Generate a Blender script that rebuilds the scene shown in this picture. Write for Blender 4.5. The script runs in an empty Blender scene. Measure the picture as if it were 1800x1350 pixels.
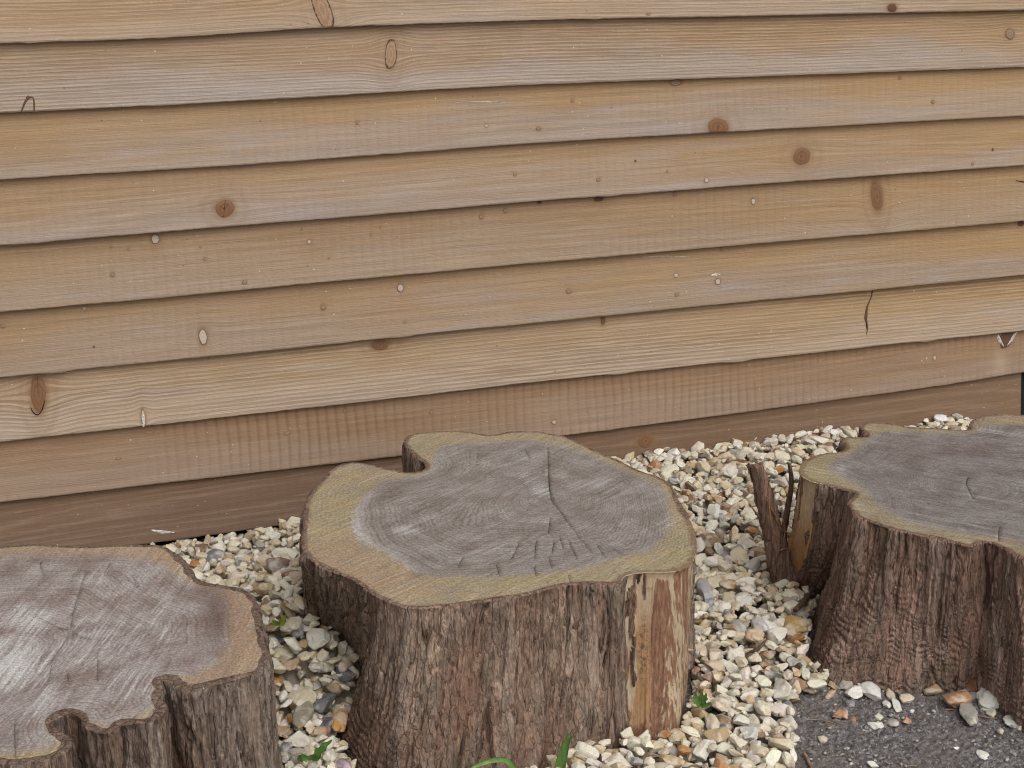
import bpy, bmesh, math, random
import numpy as np
from mathutils import Vector
from mathutils.geometry import delaunay_2d_cdt

random.seed(7)
DEBUG = False
RNG = np.random.default_rng(11)
scene = bpy.context.scene
COL = scene.collection

# ------------------------------------------------------------------ camera
FPX = 2700.0                                   # focal length in px of an 1800 px wide frame
PITCH = math.radians(18.129)
YAW = math.radians(70.057)                     # angle between the view direction and the wall
CAM = np.array([0.0, -2.75, 1.20])
FH = np.array([math.cos(YAW), math.sin(YAW), 0.0])
CF = FH * math.cos(PITCH) + np.array([0, 0, -math.sin(PITCH)])
CR = np.array([math.sin(YAW), -math.cos(YAW), 0.0])
CU = np.cross(CR, CF)
cam_data = bpy.data.cameras.new('camera')
cam_data.sensor_width = 36.0
cam_data.lens = 36.0 * FPX / 1800.0
cam_data.clip_start = 0.05
cam_data.clip_end = 2000.0
cam = bpy.data.objects.new('camera', cam_data)
COL.objects.link(cam)
from mathutils import Matrix
cam.matrix_world = Matrix(((CR[0], CU[0], -CF[0], CAM[0]), (CR[1], CU[1], -CF[1], CAM[1]),
                           (CR[2], CU[2], -CF[2], CAM[2]), (0, 0, 0, 1)))
scene.camera = cam

# ------------------------------------------------------------------ light
SUN_EL, SUN_AZ = math.radians(50), math.radians(165)     # azimuth measured clockwise from +Y
world = bpy.data.worlds.new('World')
scene.world = world
world.use_nodes = True
wn = world.node_tree
for n in list(wn.nodes): wn.nodes.remove(n)
w_sky = wn.nodes.new('ShaderNodeTexSky'); w_sky.sky_type = 'NISHITA'; w_sky.sun_disc = False
w_sky.sun_elevation = SUN_EL; w_sky.sun_rotation = SUN_AZ
w_sky.air_density = 1.0; w_sky.dust_density = 4.0; w_sky.ozone_density = 1.0
w_hs = wn.nodes.new('ShaderNodeHueSaturation'); w_hs.inputs['Saturation'].default_value = 0.10   # veiled by cloud
w_bg = wn.nodes.new('ShaderNodeBackground'); w_bg.inputs['Strength'].default_value = 0.12
w_out = wn.nodes.new('ShaderNodeOutputWorld')
wn.links.new(w_sky.outputs[0], w_hs.inputs['Color']); wn.links.new(w_hs.outputs[0], w_bg.inputs['Color'])
wn.links.new(w_bg.outputs[0], w_out.inputs['Surface'])
sun_data = bpy.data.lights.new('sun', 'SUN'); sun_data.energy = 0.85; sun_data.angle = math.radians(60)
sun_data.color = (1.0, 0.965, 0.91)
sun = bpy.data.objects.new('sun', sun_data); COL.objects.link(sun)
sd = Vector((math.sin(SUN_AZ) * math.cos(SUN_EL), math.cos(SUN_AZ) * math.cos(SUN_EL), math.sin(SUN_EL)))
sun.rotation_euler = sd.to_track_quat('Z', 'Y').to_euler()
sun.location = sd * 20
scene.view_settings.view_transform = 'Standard'
scene.view_settings.look = 'None'
scene.view_settings.gamma = 1.0
scene.view_settings.use_curve_mapping = False
scene.view_settings.exposure = 0.4
scene.cycles.filter_width = 1.1

# ------------------------------------------------------------------ helpers
def ray(x, y): return CF + CR * ((x - 900) / FPX) - CU * ((y - 675) / FPX)
def atz(x, y, z):
    d = ray(x, y); return CAM + d * ((z - CAM[2]) / d[2])
def aty(x, y, Y):
    d = ray(x, y); return CAM + d * ((Y - CAM[1]) / d[1])

def hash3(ix, iy, iz, seed):
    h = (ix.astype(np.uint32) * np.uint32(374761393) + iy.astype(np.uint32) * np.uint32(668265263)
         + iz.astype(np.uint32) * np.uint32(2147483647 - 59) + np.uint32(seed * 974634777 % 4294967295))
    h ^= h >> np.uint32(13); h *= np.uint32(1274126177); h ^= h >> np.uint32(16)
    h *= np.uint32(2246822519); h ^= h >> np.uint32(13)
    return h
_G = np.array([(1,1,0),(-1,1,0),(1,-1,0),(-1,-1,0),(1,0,1),(-1,0,1),(1,0,-1),(-1,0,-1),
               (0,1,1),(0,-1,1),(0,1,-1),(0,-1,-1),(1,1,0),(-1,1,0),(0,-1,1),(0,-1,-1)], float)
def gn(x, y, z, seed=0):
    """gradient noise, about -0.7 .. 0.7"""
    x, y, z = np.broadcast_arrays(np.asarray(x, float), np.asarray(y, float), np.asarray(z, float))
    x0, y0, z0 = np.floor(x), np.floor(y), np.floor(z)
    fx, fy, fz = x - x0, y - y0, z - z0
    ix, iy, iz = x0.astype(np.int64), y0.astype(np.int64), z0.astype(np.int64)
    def fade(t): return t * t * t * (t * (t * 6 - 15) + 10)
    u, v, w = fade(fx), fade(fy), fade(fz)
    def c(dx, dy, dz):
        g = _G[hash3(ix + dx, iy + dy, iz + dz, seed) & np.uint32(15)]
        return g[..., 0] * (fx - dx) + g[..., 1] * (fy - dy) + g[..., 2] * (fz - dz)
    def lp(a, b, t): return a + (b - a) * t
    return lp(lp(lp(c(0,0,0), c(1,0,0), u), lp(c(0,1,0), c(1,1,0), u), v),
              lp(lp(c(0,0,1), c(1,0,1), u), lp(c(0,1,1), c(1,1,1), u), v), w)
def fbm(x, y, z, seed=0, oct=3):
    s = 0; a = 1.0; f = 1.0
    for k in range(oct):
        s = s + a * gn(x * f, y * f, z * f, seed + k * 17); a *= 0.5; f *= 2.03
    return s
def sstep(a, b, x):
    t = np.clip((x - a) / (b - a), 0, 1); return t * t * (3 - 2 * t)

def mesh_obj(name, verts, faces, mat, parent=None, smooth=True, attrs=None, loc=None):
    """one mesh object; faces: (n,3)/(n,4) array or list of lists"""
    me = bpy.data.meshes.new(name)
    verts = np.asarray(verts, np.float32)
    if isinstance(faces, np.ndarray):
        n, k = faces.shape
        me.vertices.add(len(verts)); me.vertices.foreach_set('co', verts.ravel())
        me.loops.add(n * k); me.loops.foreach_set('vertex_index', faces.astype(np.int32).ravel())
        me.polygons.add(n); me.polygons.foreach_set('loop_start', np.arange(0, n * k, k, dtype=np.int32))
        me.polygons.foreach_set('loop_total', np.full(n, k, np.int32))
        me.update(calc_edges=True)
    else:
        me.from_pydata([tuple(map(float, v)) for v in verts], [], [list(map(int, f)) for f in faces])
    me.validate()
    if smooth: me.polygons.foreach_set('use_smooth', np.ones(len(me.polygons), bool))
    for k, a in (attrs or {}).items():
        a = np.asarray(a, np.float32)
        if a.ndim == 1:
            at = me.attributes.new(k, 'FLOAT', 'POINT'); at.data.foreach_set('value', a)
        elif a.shape[1] == 3:
            at = me.attributes.new(k, 'FLOAT_VECTOR', 'POINT'); at.data.foreach_set('vector', a.ravel())
        else:
            at = me.attributes.new(k, 'FLOAT_COLOR', 'POINT'); at.data.foreach_set('color', a.ravel())
    if mat: me.materials.append(mat)
    o = bpy.data.objects.new(name, me); COL.objects.link(o)
    if parent is not None: o.parent = parent
    if loc is not None: o.location = loc
    return o
def empty(name, label, cat, loc=(0, 0, 0), group=None):
    o = bpy.data.objects.new(name, None); COL.objects.link(o); o.location = loc
    o.empty_display_size = 0.1
    return tag(o, label, cat, group)
def tag(o, label=None, cat=None, group=None, kind=None):
    if label: o['label'] = label
    if cat: o['category'] = cat
    if group: o['group'] = group
    if kind: o['kind'] = kind
    return o
def grid_faces(nu, nv, wrap=False):
    """vertex index = v*nu+u"""
    uu = np.arange(nu if wrap else nu - 1); vv = np.arange(nv - 1)
    U, V = np.meshgrid(uu, vv); U1 = (U + 1) % nu
    return np.stack([V * nu + U, V * nu + U1, (V + 1) * nu + U1, (V + 1) * nu + U], -1).reshape(-1, 4)
def spline(pts, n, closed=True):
    """Catmull-Rom through pts, resampled to n equal steps"""
    P = np.asarray(pts, float); m = len(P); out = []
    for i in range(m if closed else m - 1):
        if closed: a, b, c, d = P[i - 1], P[i], P[(i + 1) % m], P[(i + 2) % m]
        else: a, b, c, d = P[max(i - 1, 0)], P[i], P[i + 1], P[min(i + 2, m - 1)]
        for t in np.linspace(0, 1, 12, endpoint=False):
            out.append(0.5 * ((2 * b) + (c - a) * t + (2 * a - 5 * b + 4 * c - d) * t * t + (-a + 3 * b - 3 * c + d) * t ** 3))
    if not closed: out.append(P[-1])
    Q = np.array(out)
    if closed: Q = np.vstack([Q, Q[:1]])
    L = np.r_[0, np.cumsum(np.linalg.norm(np.diff(Q, axis=0), axis=1))]
    s = np.linspace(0, L[-1], n, endpoint=not closed)
    return np.stack([np.interp(s, L, Q[:, k]) for k in range(Q.shape[1])], 1)
def in_poly(X, Y, poly):
    inside = np.zeros(X.shape, bool); n = len(poly)
    for i in range(n):
        x1, y1 = poly[i]; x2, y2 = poly[(i + 1) % n]
        if y1 == y2: continue
        c = ((Y >= min(y1, y2)) & (Y < max(y1, y2)))
        if not c.any(): continue
        xi = x1 + (Y - y1) * (x2 - x1) / (y2 - y1)
        inside ^= c & (X < xi)
    return inside
def seg_dist(P, poly, closed=True):
    """distance of points P (n,2) to a polyline"""
    d = np.full(len(P), 1e9); n = len(poly)
    for i in range(n if closed else n - 1):
        a = poly[i]; b = poly[(i + 1) % n]; ab = b - a; L = ab @ ab
        if L == 0: continue
        t = np.clip(((P - a) @ ab) / L, 0, 1)
        d = np.minimum(d, np.hypot(*(P - a - t[:, None] * ab).T))
    return d

# ------------------------------------------------------------------ node helper
class Mat:
    def __init__(s, name):
        s.m = bpy.data.materials.new(name); s.m.use_nodes = True; s.nt = s.m.node_tree
        for n in list(s.nt.nodes): s.nt.nodes.remove(n)
        s.out = s.nt.nodes.new('ShaderNodeOutputMaterial')
        s.b = s.nt.nodes.new('ShaderNodeBsdfPrincipled')
        s.nt.links.new(s.b.outputs[0], s.out.inputs[0])
        s._pos = None
    def put(s, sock, v):
        if isinstance(v, bpy.types.NodeSocket): s.nt.links.new(v, sock)
        elif isinstance(v, (tuple, list)) and len(v) == 3 and sock.type == 'RGBA': sock.default_value = (*v, 1)
        else: sock.default_value = v
    def node(s, t, **kw):
        n = s.nt.nodes.new(t)
        for k, v in kw.items(): setattr(n, k, v)
        return n
    def pos(s):
        if s._pos is None: s._pos = s.node('ShaderNodeNewGeometry').outputs['Position']
        return s._pos
    def obj(s): return s.node('ShaderNodeTexCoord').outputs['Object']
    def attr(s, name, what='Fac'):
        n = s.node('ShaderNodeAttribute'); n.attribute_name = name; return n.outputs[what]
    def map(s, vec, scale=(1, 1, 1), rot=(0, 0, 0), loc=(0, 0, 0)):
        n = s.node('ShaderNodeMapping'); s.put(n.inputs['Vector'], vec)
        n.inputs['Scale'].default_value = scale; n.inputs['Rotation'].default_value = rot; n.inputs['Location'].default_value = loc
        return n.outputs[0]
    def rmap(s, vec, scale, rot):
        return s.map(s.map(vec, rot=(0, 0, rot)), scale)
    def noise(s, vec, scale=1, detail=3, rough=0.5, dist=0.0, color=False):
        n = s.node('ShaderNodeTexNoise'); s.put(n.inputs['Vector'], vec)
        n.inputs['Scale'].default_value = scale; n.inputs['Detail'].default_value = detail
        n.inputs['Roughness'].default_value = rough; n.inputs['Distortion'].default_value = dist
        return n.outputs['Color' if color else 'Fac']
    def vor(s, vec, scale=1, feature='F1', out='Distance'):
        n = s.node('ShaderNodeTexVoronoi', feature=feature); s.put(n.inputs['Vector'], vec)
        n.inputs['Scale'].default_value = scale
        return n.outputs[out]
    def ramp(s, fac, stops, interp='LINEAR'):
        n = s.node('ShaderNodeValToRGB'); s.put(n.inputs[0], fac); cr = n.color_ramp; cr.interpolation = interp
        while len(cr.elements) < len(stops): cr.elements.new(0.5)
        for e, (p, c) in zip(cr.elements, stops):
            e.position = p; e.color = (*c, 1) if isinstance(c, (tuple, list)) else (c, c, c, 1)
        return n.outputs[0]
    def mr(s, v, a, b, c=0.0, d=1.0, smooth=True):
        n = s.node('ShaderNodeMapRange'); n.interpolation_type = 'SMOOTHSTEP' if smooth else 'LINEAR'
        s.put(n.inputs['Value'], v); s.put(n.inputs['From Min'], a); s.put(n.inputs['From Max'], b)
        n.inputs['To Min'].default_value = c; n.inputs['To Max'].default_value = d
        return n.outputs[0]
    def math(s, op, a, b=0.0, c=0.0):
        n = s.node('ShaderNodeMath', operation=op); s.put(n.inputs[0], a); s.put(n.inputs[1], b)
        if len(n.inputs) > 2: s.put(n.inputs[2], c)
        return n.outputs[0]
    def vmath(s, op, a, b):
        n = s.node('ShaderNodeVectorMath', operation=op); s.put(n.inputs[0], a); s.put(n.inputs[1], b); return n.outputs[0]
    def mix(s, fac, a, b, blend='MIX'):
        n = s.node('ShaderNodeMix', data_type='RGBA', blend_type=blend); n.clamp_factor = True
        s.put(n.inputs[0], fac); s.put(n.inputs[6], a); s.put(n.inputs[7], b); return n.outputs[2]
    def xyz(s, x, y, z):
        n = s.node('ShaderNodeCombineXYZ'); s.put(n.inputs[0], x); s.put(n.inputs[1], y); s.put(n.inputs[2], z); return n.outputs[0]
    def sep(s, v):
        n = s.node('ShaderNodeSeparateXYZ'); s.put(n.inputs[0], v); return n.outputs
    def done(s, color, rough=0.8, height=None, dist=0.001, spec=0.3, strength=1.0):
        s.put(s.b.inputs['Base Color'], color); s.put(s.b.inputs['Roughness'], rough)
        s.b.inputs['Specular IOR Level'].default_value = spec
        if height is not None:
            n = s.node('ShaderNodeBump'); n.inputs['Distance'].default_value = dist; n.inputs['Strength'].default_value = strength
            s.put(n.inputs['Height'], height); s.nt.links.new(n.outputs[0], s.b.inputs['Normal'])
        return s.m

# ------------------------------------------------------------------ wall of lapped boards
def board_material(i, stripe, freq, upper, lower, fuzz, ripple, cath):
    """sawn softwood: wuv = (metres along, warped metres across, height in the exposed face 0..1)"""
    upper = tuple(np.array(upper) * (1.04, 1.02, 1.07)); lower = tuple(np.array(lower) * (1.03, 1.07, 1.26))
    M = Mat('sawn_timber_%d' % i)
    w = M.attr('wuv', 'Vector'); X, V, H = M.sep(w)
    wob = M.noise(M.xyz(X, M.math('MULTIPLY', V, 9.0), 3.1 * i), 1.3, 2)
    # growth lines
    drift = M.noise(M.xyz(M.math('MULTIPLY', X, 0.55), M.math('MULTIPLY', V, cath), 1.7 * i), 1.0, 2, 0.45)
    ph = M.math('ADD', M.math('MULTIPLY', V, freq), M.math('MULTIPLY', drift, 9.0 if stripe < .5 else 4.0))
    ph = M.math('ADD', ph, M.math('MULTIPLY', M.noise(M.xyz(M.math('MULTIPLY', X, 14), M.math('MULTIPLY', V, 300), 0), 1, 2), 1.1))
    sn = M.math('SINE', M.math('MULTIPLY', ph, 6.2832))
    line = M.mr(sn, -0.9, 0.95)
    lmask = M.mr(M.noise(M.xyz(M.math('MULTIPLY', X, 1.1), M.math('MULTIPLY', V, 16), 5 + i), 1.0, 2), 0.36, 0.62)
    fibre = M.noise(M.xyz(M.math('MULTIPLY', X, 7.0), M.math('MULTIPLY', V, 620.0), i), 1.0, 4, 0.65)
    fibre2 = M.noise(M.xyz(M.math('MULTIPLY', X, 2.5), M.math('MULTIPLY', V, 130.0), 9 + i), 1.0, 3, 0.6)
    # weathering: warm under the lap, greyer towards the exposed lower edge
    blot = M.noise(M.xyz(M.math('MULTIPLY', X, 2.2), M.math('MULTIPLY', V, 13.0), 21 + i), 1.0, 4, 0.6)
    wf = M.math('ADD', H, M.math('MULTIPLY', M.math('SUBTRACT', blot, 0.5), 1.7))
    col = M.mix(M.mr(wf, 0.05, 0.85), lower, upper)
    big = M.noise(M.xyz(M.math('MULTIPLY', X, 1.0), M.math('MULTIPLY', V, 5.0), 33 + i), 1.0, 2)
    col = M.mix(M.mr(big, 0.38, 0.68, 0, 0.34 if i < 7 else .08), col, (0.345, 0.24, 0.14))
    east = M.mr(M.math('SUBTRACT', X, 13.7 * i), 0.7, 2.2)
    col = M.mix(M.math('MULTIPLY', east, M.mr(wf, 0.0, 0.8, 0.12 if i < 7 else 0., 0.55 if i < 7 else .1)), col, (0.37, 0.235, 0.11))
    grey = M.noise(M.xyz(M.math('MULTIPLY', X, 2.6), M.math('MULTIPLY', V, 20.0), 41 + i), 1.0, 4, 0.6)
    col = M.mix(M.math('MULTIPLY', M.mr(grey, 0.52, 0.72), M.mr(H, 0.95, 0.2, 0.06 if i < 8 else 0., 0.55 if i < 7 else .2)), col, (0.33, 0.29, 0.285))
    k = M.math('MULTIPLY', M.math('SUBTRACT', 1.0, line), M.math('MULTIPLY_ADD', lmask, stripe * 0.6, stripe * 0.25))
    col = M.mix(k, col, M.mix(1.0, col, (0.60, 0.53, 0.47), 'MULTIPLY'))
    col = M.mix(M.math('MULTIPLY', M.mr(sn, 0.6, 1.0), stripe * 0.28), col, (0.50, 0.41, 0.31))
    col = M.mix(1.0, col, M.ramp(fibre, [(0.28, 0.80), (0.5, 1.0), (0.74, 1.16)]), 'MULTIPLY')
    col = M.mix(0.7, col, M.ramp(fibre2, [(0.3, 0.86), (0.55, 1.0), (0.75, 1.10)]), 'MULTIPLY')
    # band-saw ripple across the board
    px = M.math('ADD', M.math('MULTIPLY', X, 52.0), M.math('MULTIPLY', M.noise(M.xyz(M.math('MULTIPLY', X, 5), M.math('MULTIPLY', V, 6), 2), 1, 2), 0.9))
    rp = M.math('SINE', M.math('MULTIPLY', px, 6.2832))
    rmask = M.mr(M.noise(M.xyz(M.math('MULTIPLY', X, 2.2), M.math('MULTIPLY', V, 5.0), 7 + i), 1, 3), 0.36, 0.66)
    rmask = M.math('MULTIPLY', rmask, ripple if ripple > .9 else ripple * .6)
    col = M.mix(M.math('MULTIPLY', M.mr(rp, 0.1, 1.0), rmask), col, M.mix(1.0, col, (0.84, 0.77, 0.69), 'MULTIPLY'))
    # thin odd saw ticks
    tick = M.noise(M.xyz(M.math('MULTIPLY', X, 260.0), M.math('MULTIPLY', V, 16.0), 3 + i), 1, 2)
    col = M.mix(M.mr(tick, 0.64, 0.76, 0, 0.30 * fuzz), col, (0.30, 0.18, 0.085))
    # knot halo and stain
    halo = M.attr('halo'); stain = M.attr('stain')
    col = M.mix(M.math('MULTIPLY', halo, M.mr(fibre2, 0.2, 0.7, 0.55, 1.0)), col, (0.20, 0.112, 0.055))
    col = M.mix(stain, col, (0.42, 0.34, 0.24))
    # pale dust specks and dark pin marks
    grain = M.noise(M.xyz(M.math('MULTIPLY', X, 170.0), M.math('MULTIPLY', V, 420.0), i), 1.0, 3, 0.7)
    col = M.mix(1.0, col, M.ramp(grain, [(0.3, 0.91), (0.5, 1.0), (0.7, 1.08)]), 'MULTIPLY')
    sp = M.vor(M.xyz(M.math('MULTIPLY', X, 42.0), M.math('MULTIPLY', V, 46.0), i), 1.0)
    spn = M.noise(M.xyz(X, V, i * 2.0), 11.0, 2)
    thr = M.mr(spn, 0.40, 0.72, 0.012, 0.055, smooth=False)
    col = M.mix(M.mr(M.math('SUBTRACT', sp, thr), 0.0, 0.025, 0.75, 0.0), col, (0.66, 0.60, 0.50))
    sp2 = M.vor(M.xyz(M.math('MULTIPLY', X, 19.0), M.math('MULTIPLY', V, 25.0), i + 5.5), 1.0)
    col = M.mix(M.mr(sp2, 0.022, 0.045, 0.7, 0.0), col, (0.13, 0.075, 0.04))
    hgt = M.math('ADD', M.math('MULTIPLY', fibre, 0.55 + 0.5 * fuzz), M.math('MULTIPLY', line, 0.55 * stripe))
    hgt = M.math('ADD', hgt, M.math('MULTIPLY', M.math('MULTIPLY', rp, rmask), -0.55))
    rough_n = M.noise(M.xyz(M.math('MULTIPLY', X, 90.0), M.math('MULTIPLY', V, 240.0), i), 1, 3)
    hgt = M.math('ADD', hgt, M.math('MULTIPLY', rough_n, 0.8 * fuzz))
    return M.done(col, 0.82, hgt, 0.0012, 0.25, 0.8)

def knot_material(name, core, core2, ring, ring_at, speck=0.5):
    M = Mat(name)
    r = M.attr('r'); p = M.obj()
    n = M.noise(p, 170, 3); n2 = M.noise(p, 420, 3)
    rr = M.math('ADD', r, M.math('MULTIPLY', M.math('SUBTRACT', n, 0.5), 0.35))
    rings = M.math('SINE', M.math('MULTIPLY', rr, 16.0))
    col = M.mix(M.mr(rings, -1, 1, 0, 0.8), core, core2)
    col = M.mix(M.mr(n2, 0.45, 0.75, 0, speck), col, ring)
    col = M.mix(M.mr(rr, ring_at - 0.12, ring_at + 0.08), col, ring)
    return M.done(col, 0.7, n2, 0.0008, 0.3)

KM = {
    'brown': knot_material('knot_brown', (0.19, 0.095, 0.045), (0.145, 0.068, 0.034), (0.195, 0.110, 0.056), 0.90, 0.35),
    'ringed': knot_material('knot_black_ringed', (0.34, 0.215, 0.13), (0.26, 0.155, 0.09), (0.035, 0.022, 0.016), 0.86, 0.15),
    'pale': knot_material('knot_pale', (0.46, 0.39, 0.32), (0.36, 0.29, 0.23), (0.17, 0.10, 0.06), 0.78, 0.2),
    'pin': knot_material('knot_pin', (0.21, 0.135, 0.085), (0.28, 0.21, 0.15), (0.20, 0.115, 0.058), 0.66, 0.3),
    'dark': knot_material('knot_dark', (0.115, 0.055, 0.03), (0.085, 0.043, 0.026), (0.10, 0.055, 0.03), 0.85, 0.4),
}
crackM = Mat('crack_dark'); crackM = crackM.done((0.018, 0.012, 0.009), 0.95, spec=0.1)
resinM = Mat('dried_resin'); resinM = resinM.done(resinM.ramp(resinM.noise(resinM.obj(), 300, 3), [(0.4, (0.30, 0.25, 0.20)), (0.65, (0.70, 0.68, 0.62))]), 0.5)

TILT, PROUD, BH, EXPO = 0.0195, 0.0275, 0.150, 0.1185
def face_y(zrel): return -PROUD + TILT * (zrel / BH)

# lower edge of every board as the photograph shows it: (px, py) read along the lap
LAPS = [[(0, 77), (250, 70), (550, 49), (900, 37), (1800, 18)],
        [(0, 199), (450, 177), (900, 150), (1350, 134), (1800, 118)],
        [(0, 317), (450, 289), (900, 254), (1350, 228), (1800, 204)],
        [(0, 432), (450, 395), (900, 357), (1350, 323), (1800, 291)],
        [(0, 550), (450, 508), (900, 466), (1350, 427), (1800, 389)],
        [(0, 665), (450, 619), (900, 572), (1350, 527), (1800, 484)],
        [(0, 777), (450, 728), (900, 677), (1350, 629), (1800, 582)],
        [(0, 884), (705, 802), (1000, 766), (1350, 720), (1600, 686), (1700, 672), (1800, 654)],
        [(280, 953), (380, 940), (470, 928)]]
KNOTS = {   # board: (px, py, rx, ry, slant, kind, halo)
    0: [(566, 17, 17, 38, -.28, 'ringed', .5), (1568, 14, 9, 6, 0, 'dark', 1.0), (1140, 25, 4, 2, 0, 'pin', .5)],
    1: [(687, 95, 11, 27, .12, 'ringed', .7), (1775, 60, 9, 9, 0, 'pin', .25)],
    2: [(1262, 224, 19, 14, 0, 'brown', .7), (1188, 145, 12, 6, 0, 'pin', .6), (628, 216, 3, 3, 0, 'pin', .5), (855, 221, 3, 3, 0, 'pale', .5),
        (1006, 177, 3, 3, 0, 'pin', .5), (947, 226, 5, 3, 0, 'pin', .6), (1640, 179, 3, 3, 0, 'pin', .6), (1582, 137, 3, 3, 0, 'pin', .5)],
    3: [(395, 367, 18, 16, 0, 'brown', .8), (1409, 275, 16, 14, 0, 'brown', .7), (1052, 316, 4, 3, 0, 'pin', .6), (1242, 317, 4, 4, 0, 'pale', .6),
        (1173, 302, 2, 2, 0, 'pin', .5), (1117, 283, 2, 2, 0, 'dark', .2), (905, 307, 3, 3, 0, 'pin', .5), (1745, 263, 2, 2, 0, 'dark', .2), (1710, 288, 3, 2, 0, 'pin', .4)],
    4: [(273, 420, 8, 9, 0, 'pale', 1.0), (1541, 345, 11, 23, -.1, 'brown', 1.0), (1324, 354, 4, 5, 0, 'pale', .8), (1052, 350, 9, 4, 0, 'dark', .9),
        (1186, 341, 4, 4, 0, 'pin', .7), (948, 355, 4, 3, 0, 'dark', .6), (543, 425, 4, 4, 0, 'pale', .9), (846, 381, 4, 4, 0, 'pin', .8),
        (888, 370, 4, 4, 0, 'pin', .8), (360, 455, 3, 3, 0, 'pin', .7), (198, 483, 4, 4, 0, 'pin', .8), (352, 434, 2, 2, 0, 'pin', .5),
        (430, 496, 5, 4, 0, 'pin', .4), (668, 399, 2, 2, 0, 'pin', .6), (652, 412, 2, 2, 0, 'pin', .6), (578, 453, 2, 2, 0, 'pin', .6),
        (195, 433, 2, 2, 0, 'pin', .6), (226, 438, 3, 2, 0, 'pin', .6), (531, 402, 2, 2, 0, 'pin', .5), (1322, 325, 3, 2, 0, 'pin', .5)],
    5: [(357, 592, 8, 15, 0, 'pale', 1.0), (704, 506, 6, 7, 0, 'pale', .9), (568, 540, 5, 5, 0, 'pin', .9), (148, 542, 3, 4, 0, 'pale', .6),
        (5, 573, 4, 4, 0, 'pin', .8), (1188, 484, 4, 4, 0, 'pale', .4), (1262, 495, 5, 5, 0, 'pale', .6), (1000, 512, 5, 4, 0, 'pin', .5),
        (1190, 518, 4, 3, 0, 'pin', .4), (1794, 393, 6, 4, 0, 'dark', .8), (712, 566, 3, 2, 0, 'pin', .5), (1268, 437, 3, 3, 0, 'pin', .5),
        (165, 610, 2, 2, 0, 'dark', .3)],
    6: [(68, 692, 15, 36, .05, 'brown', 1.0), (252, 735, 4, 17, 0, 'pale', .9), (668, 607, 16, 9, 0, 'brown', .9), (1060, 563, 4, 8, 0, 'brown', .8)],
    7: [(974, 742, 4, 4, 0, 'pale', .8), (1643, 629, 3, 4, 0, 'pale', .6), (1769, 596, 12, 15, .2, 'dark', .5), (758, 725, 4, 3, 0, 'pin', .5),
        (606, 722, 4, 3, 0, 'pin', .4), (505, 762, 6, 3, 0, 'pin', .4), (208, 806, 5, 3, 0, 'pin', .3)],
    8: [(1135, 775, 15, 12, 0, 'brown', .9), (312, 926, 3, 2, 0, 'pin', .3), (225, 888, 3, 2, 0, 'pin', .3)],
}
BOARD_STYLE = [   # stripe, freq (lines per metre), upper colour, lower colour, fuzz, ripple, cathedral
    (0.50, 150, (0.36, 0.235, 0.125), (0.375, 0.275, 0.175), 0.6, 0.1, 3),
    (0.62, 165, (0.325, 0.225, 0.135), (0.35, 0.275, 0.195), 0.7, 0.1, 3),
    (0.20, 46, (0.325, 0.215, 0.11), (0.325, 0.245, 0.165), 0.5, 0.35, 11),
    (0.22, 48, (0.315, 0.205, 0.108), (0.325, 0.245, 0.17), 0.5, 0.3, 12),
    (0.18, 70, (0.285, 0.19, 0.105), (0.315, 0.225, 0.14), 0.9, 0.45, 10),
    (0.18, 80, (0.295, 0.195, 0.105), (0.31, 0.225, 0.145), 0.9, 0.3, 9),
    (0.68, 128, (0.34, 0.24, 0.14), (0.385, 0.29, 0.19), 0.5, 0.0, 2.5),
    (0.16, 60, (0.255, 0.163, 0.092), (0.280, 0.192, 0.118), 0.6, 1.0, 8),
    (0.30, 55, (0.170, 0.106, 0.064), (0.172, 0.108, 0.064), 0.4, 0.2, 9),
]
wall = empty('timber_wall', 'wall of overlapping sawn softwood boards behind the stumps', 'wall', (1.0, 0, 0)); wall['kind'] = 'thing'
WX0, WX1, DXB = -1.3, 3.4, 0.0045
def to_local(p): return np.asarray(p) - np.array([1.0, 0, 0])

def knot_mesh(board, cx, zc, rx, rz, slant, kind, yfun, seed, zlo, zhi):
    nr, na = 7, 28
    a = np.linspace(0, 2 * math.pi, na, endpoint=False)
    V = [(cx, zc)]; R = [0.0]
    wob = 1 + 0.16 * gn(np.cos(a) * 1.3 + seed * 7.1, np.sin(a) * 1.3, 0.3, 5)
    for k in range(1, nr + 1):
        q = k / nr
        dx = rx * q * np.cos(a) * wob; dz = rz * q * np.sin(a) * wob
        V += list(zip(cx + dx + slant * dz, zc + dz)); R += [q] * na
    V = np.array(V); R = np.array(R)
    V[:, 1] = np.clip(V[:, 1], zlo, zhi)
    dome = 0.0012 * np.sqrt(np.clip(1 - R ** 2, 0, 1)) * min(1, rx / 0.012) - 0.0014 * np.exp(-((R - 0.86) / 0.07) ** 2) * (rx > 0.009)
    y = yfun(V[:, 0], V[:, 1]) - 0.0006 - dome * .55 + 0.0007 * sstep(0.9, 1.0, R)
    F = [[0, 1 + (j + 1) % na, 1 + j] for j in range(na)]
    for k in range(nr - 1):
        b0, b1 = 1 + k * na, 1 + (k + 1) * na
        F += [[b0 + j, b0 + (j + 1) % na, b1 + (j + 1) % na, b1 + j] for j in range(na)]
    P = np.stack([V[:, 0], y, V[:, 1]], 1)
    c = np.array([cx, P[0, 1], zc])
    o = mesh_obj('knot', P - c, F, KM[kind], board, True, {'r': R})
    o.location = to_local(c)
    return o

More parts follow.
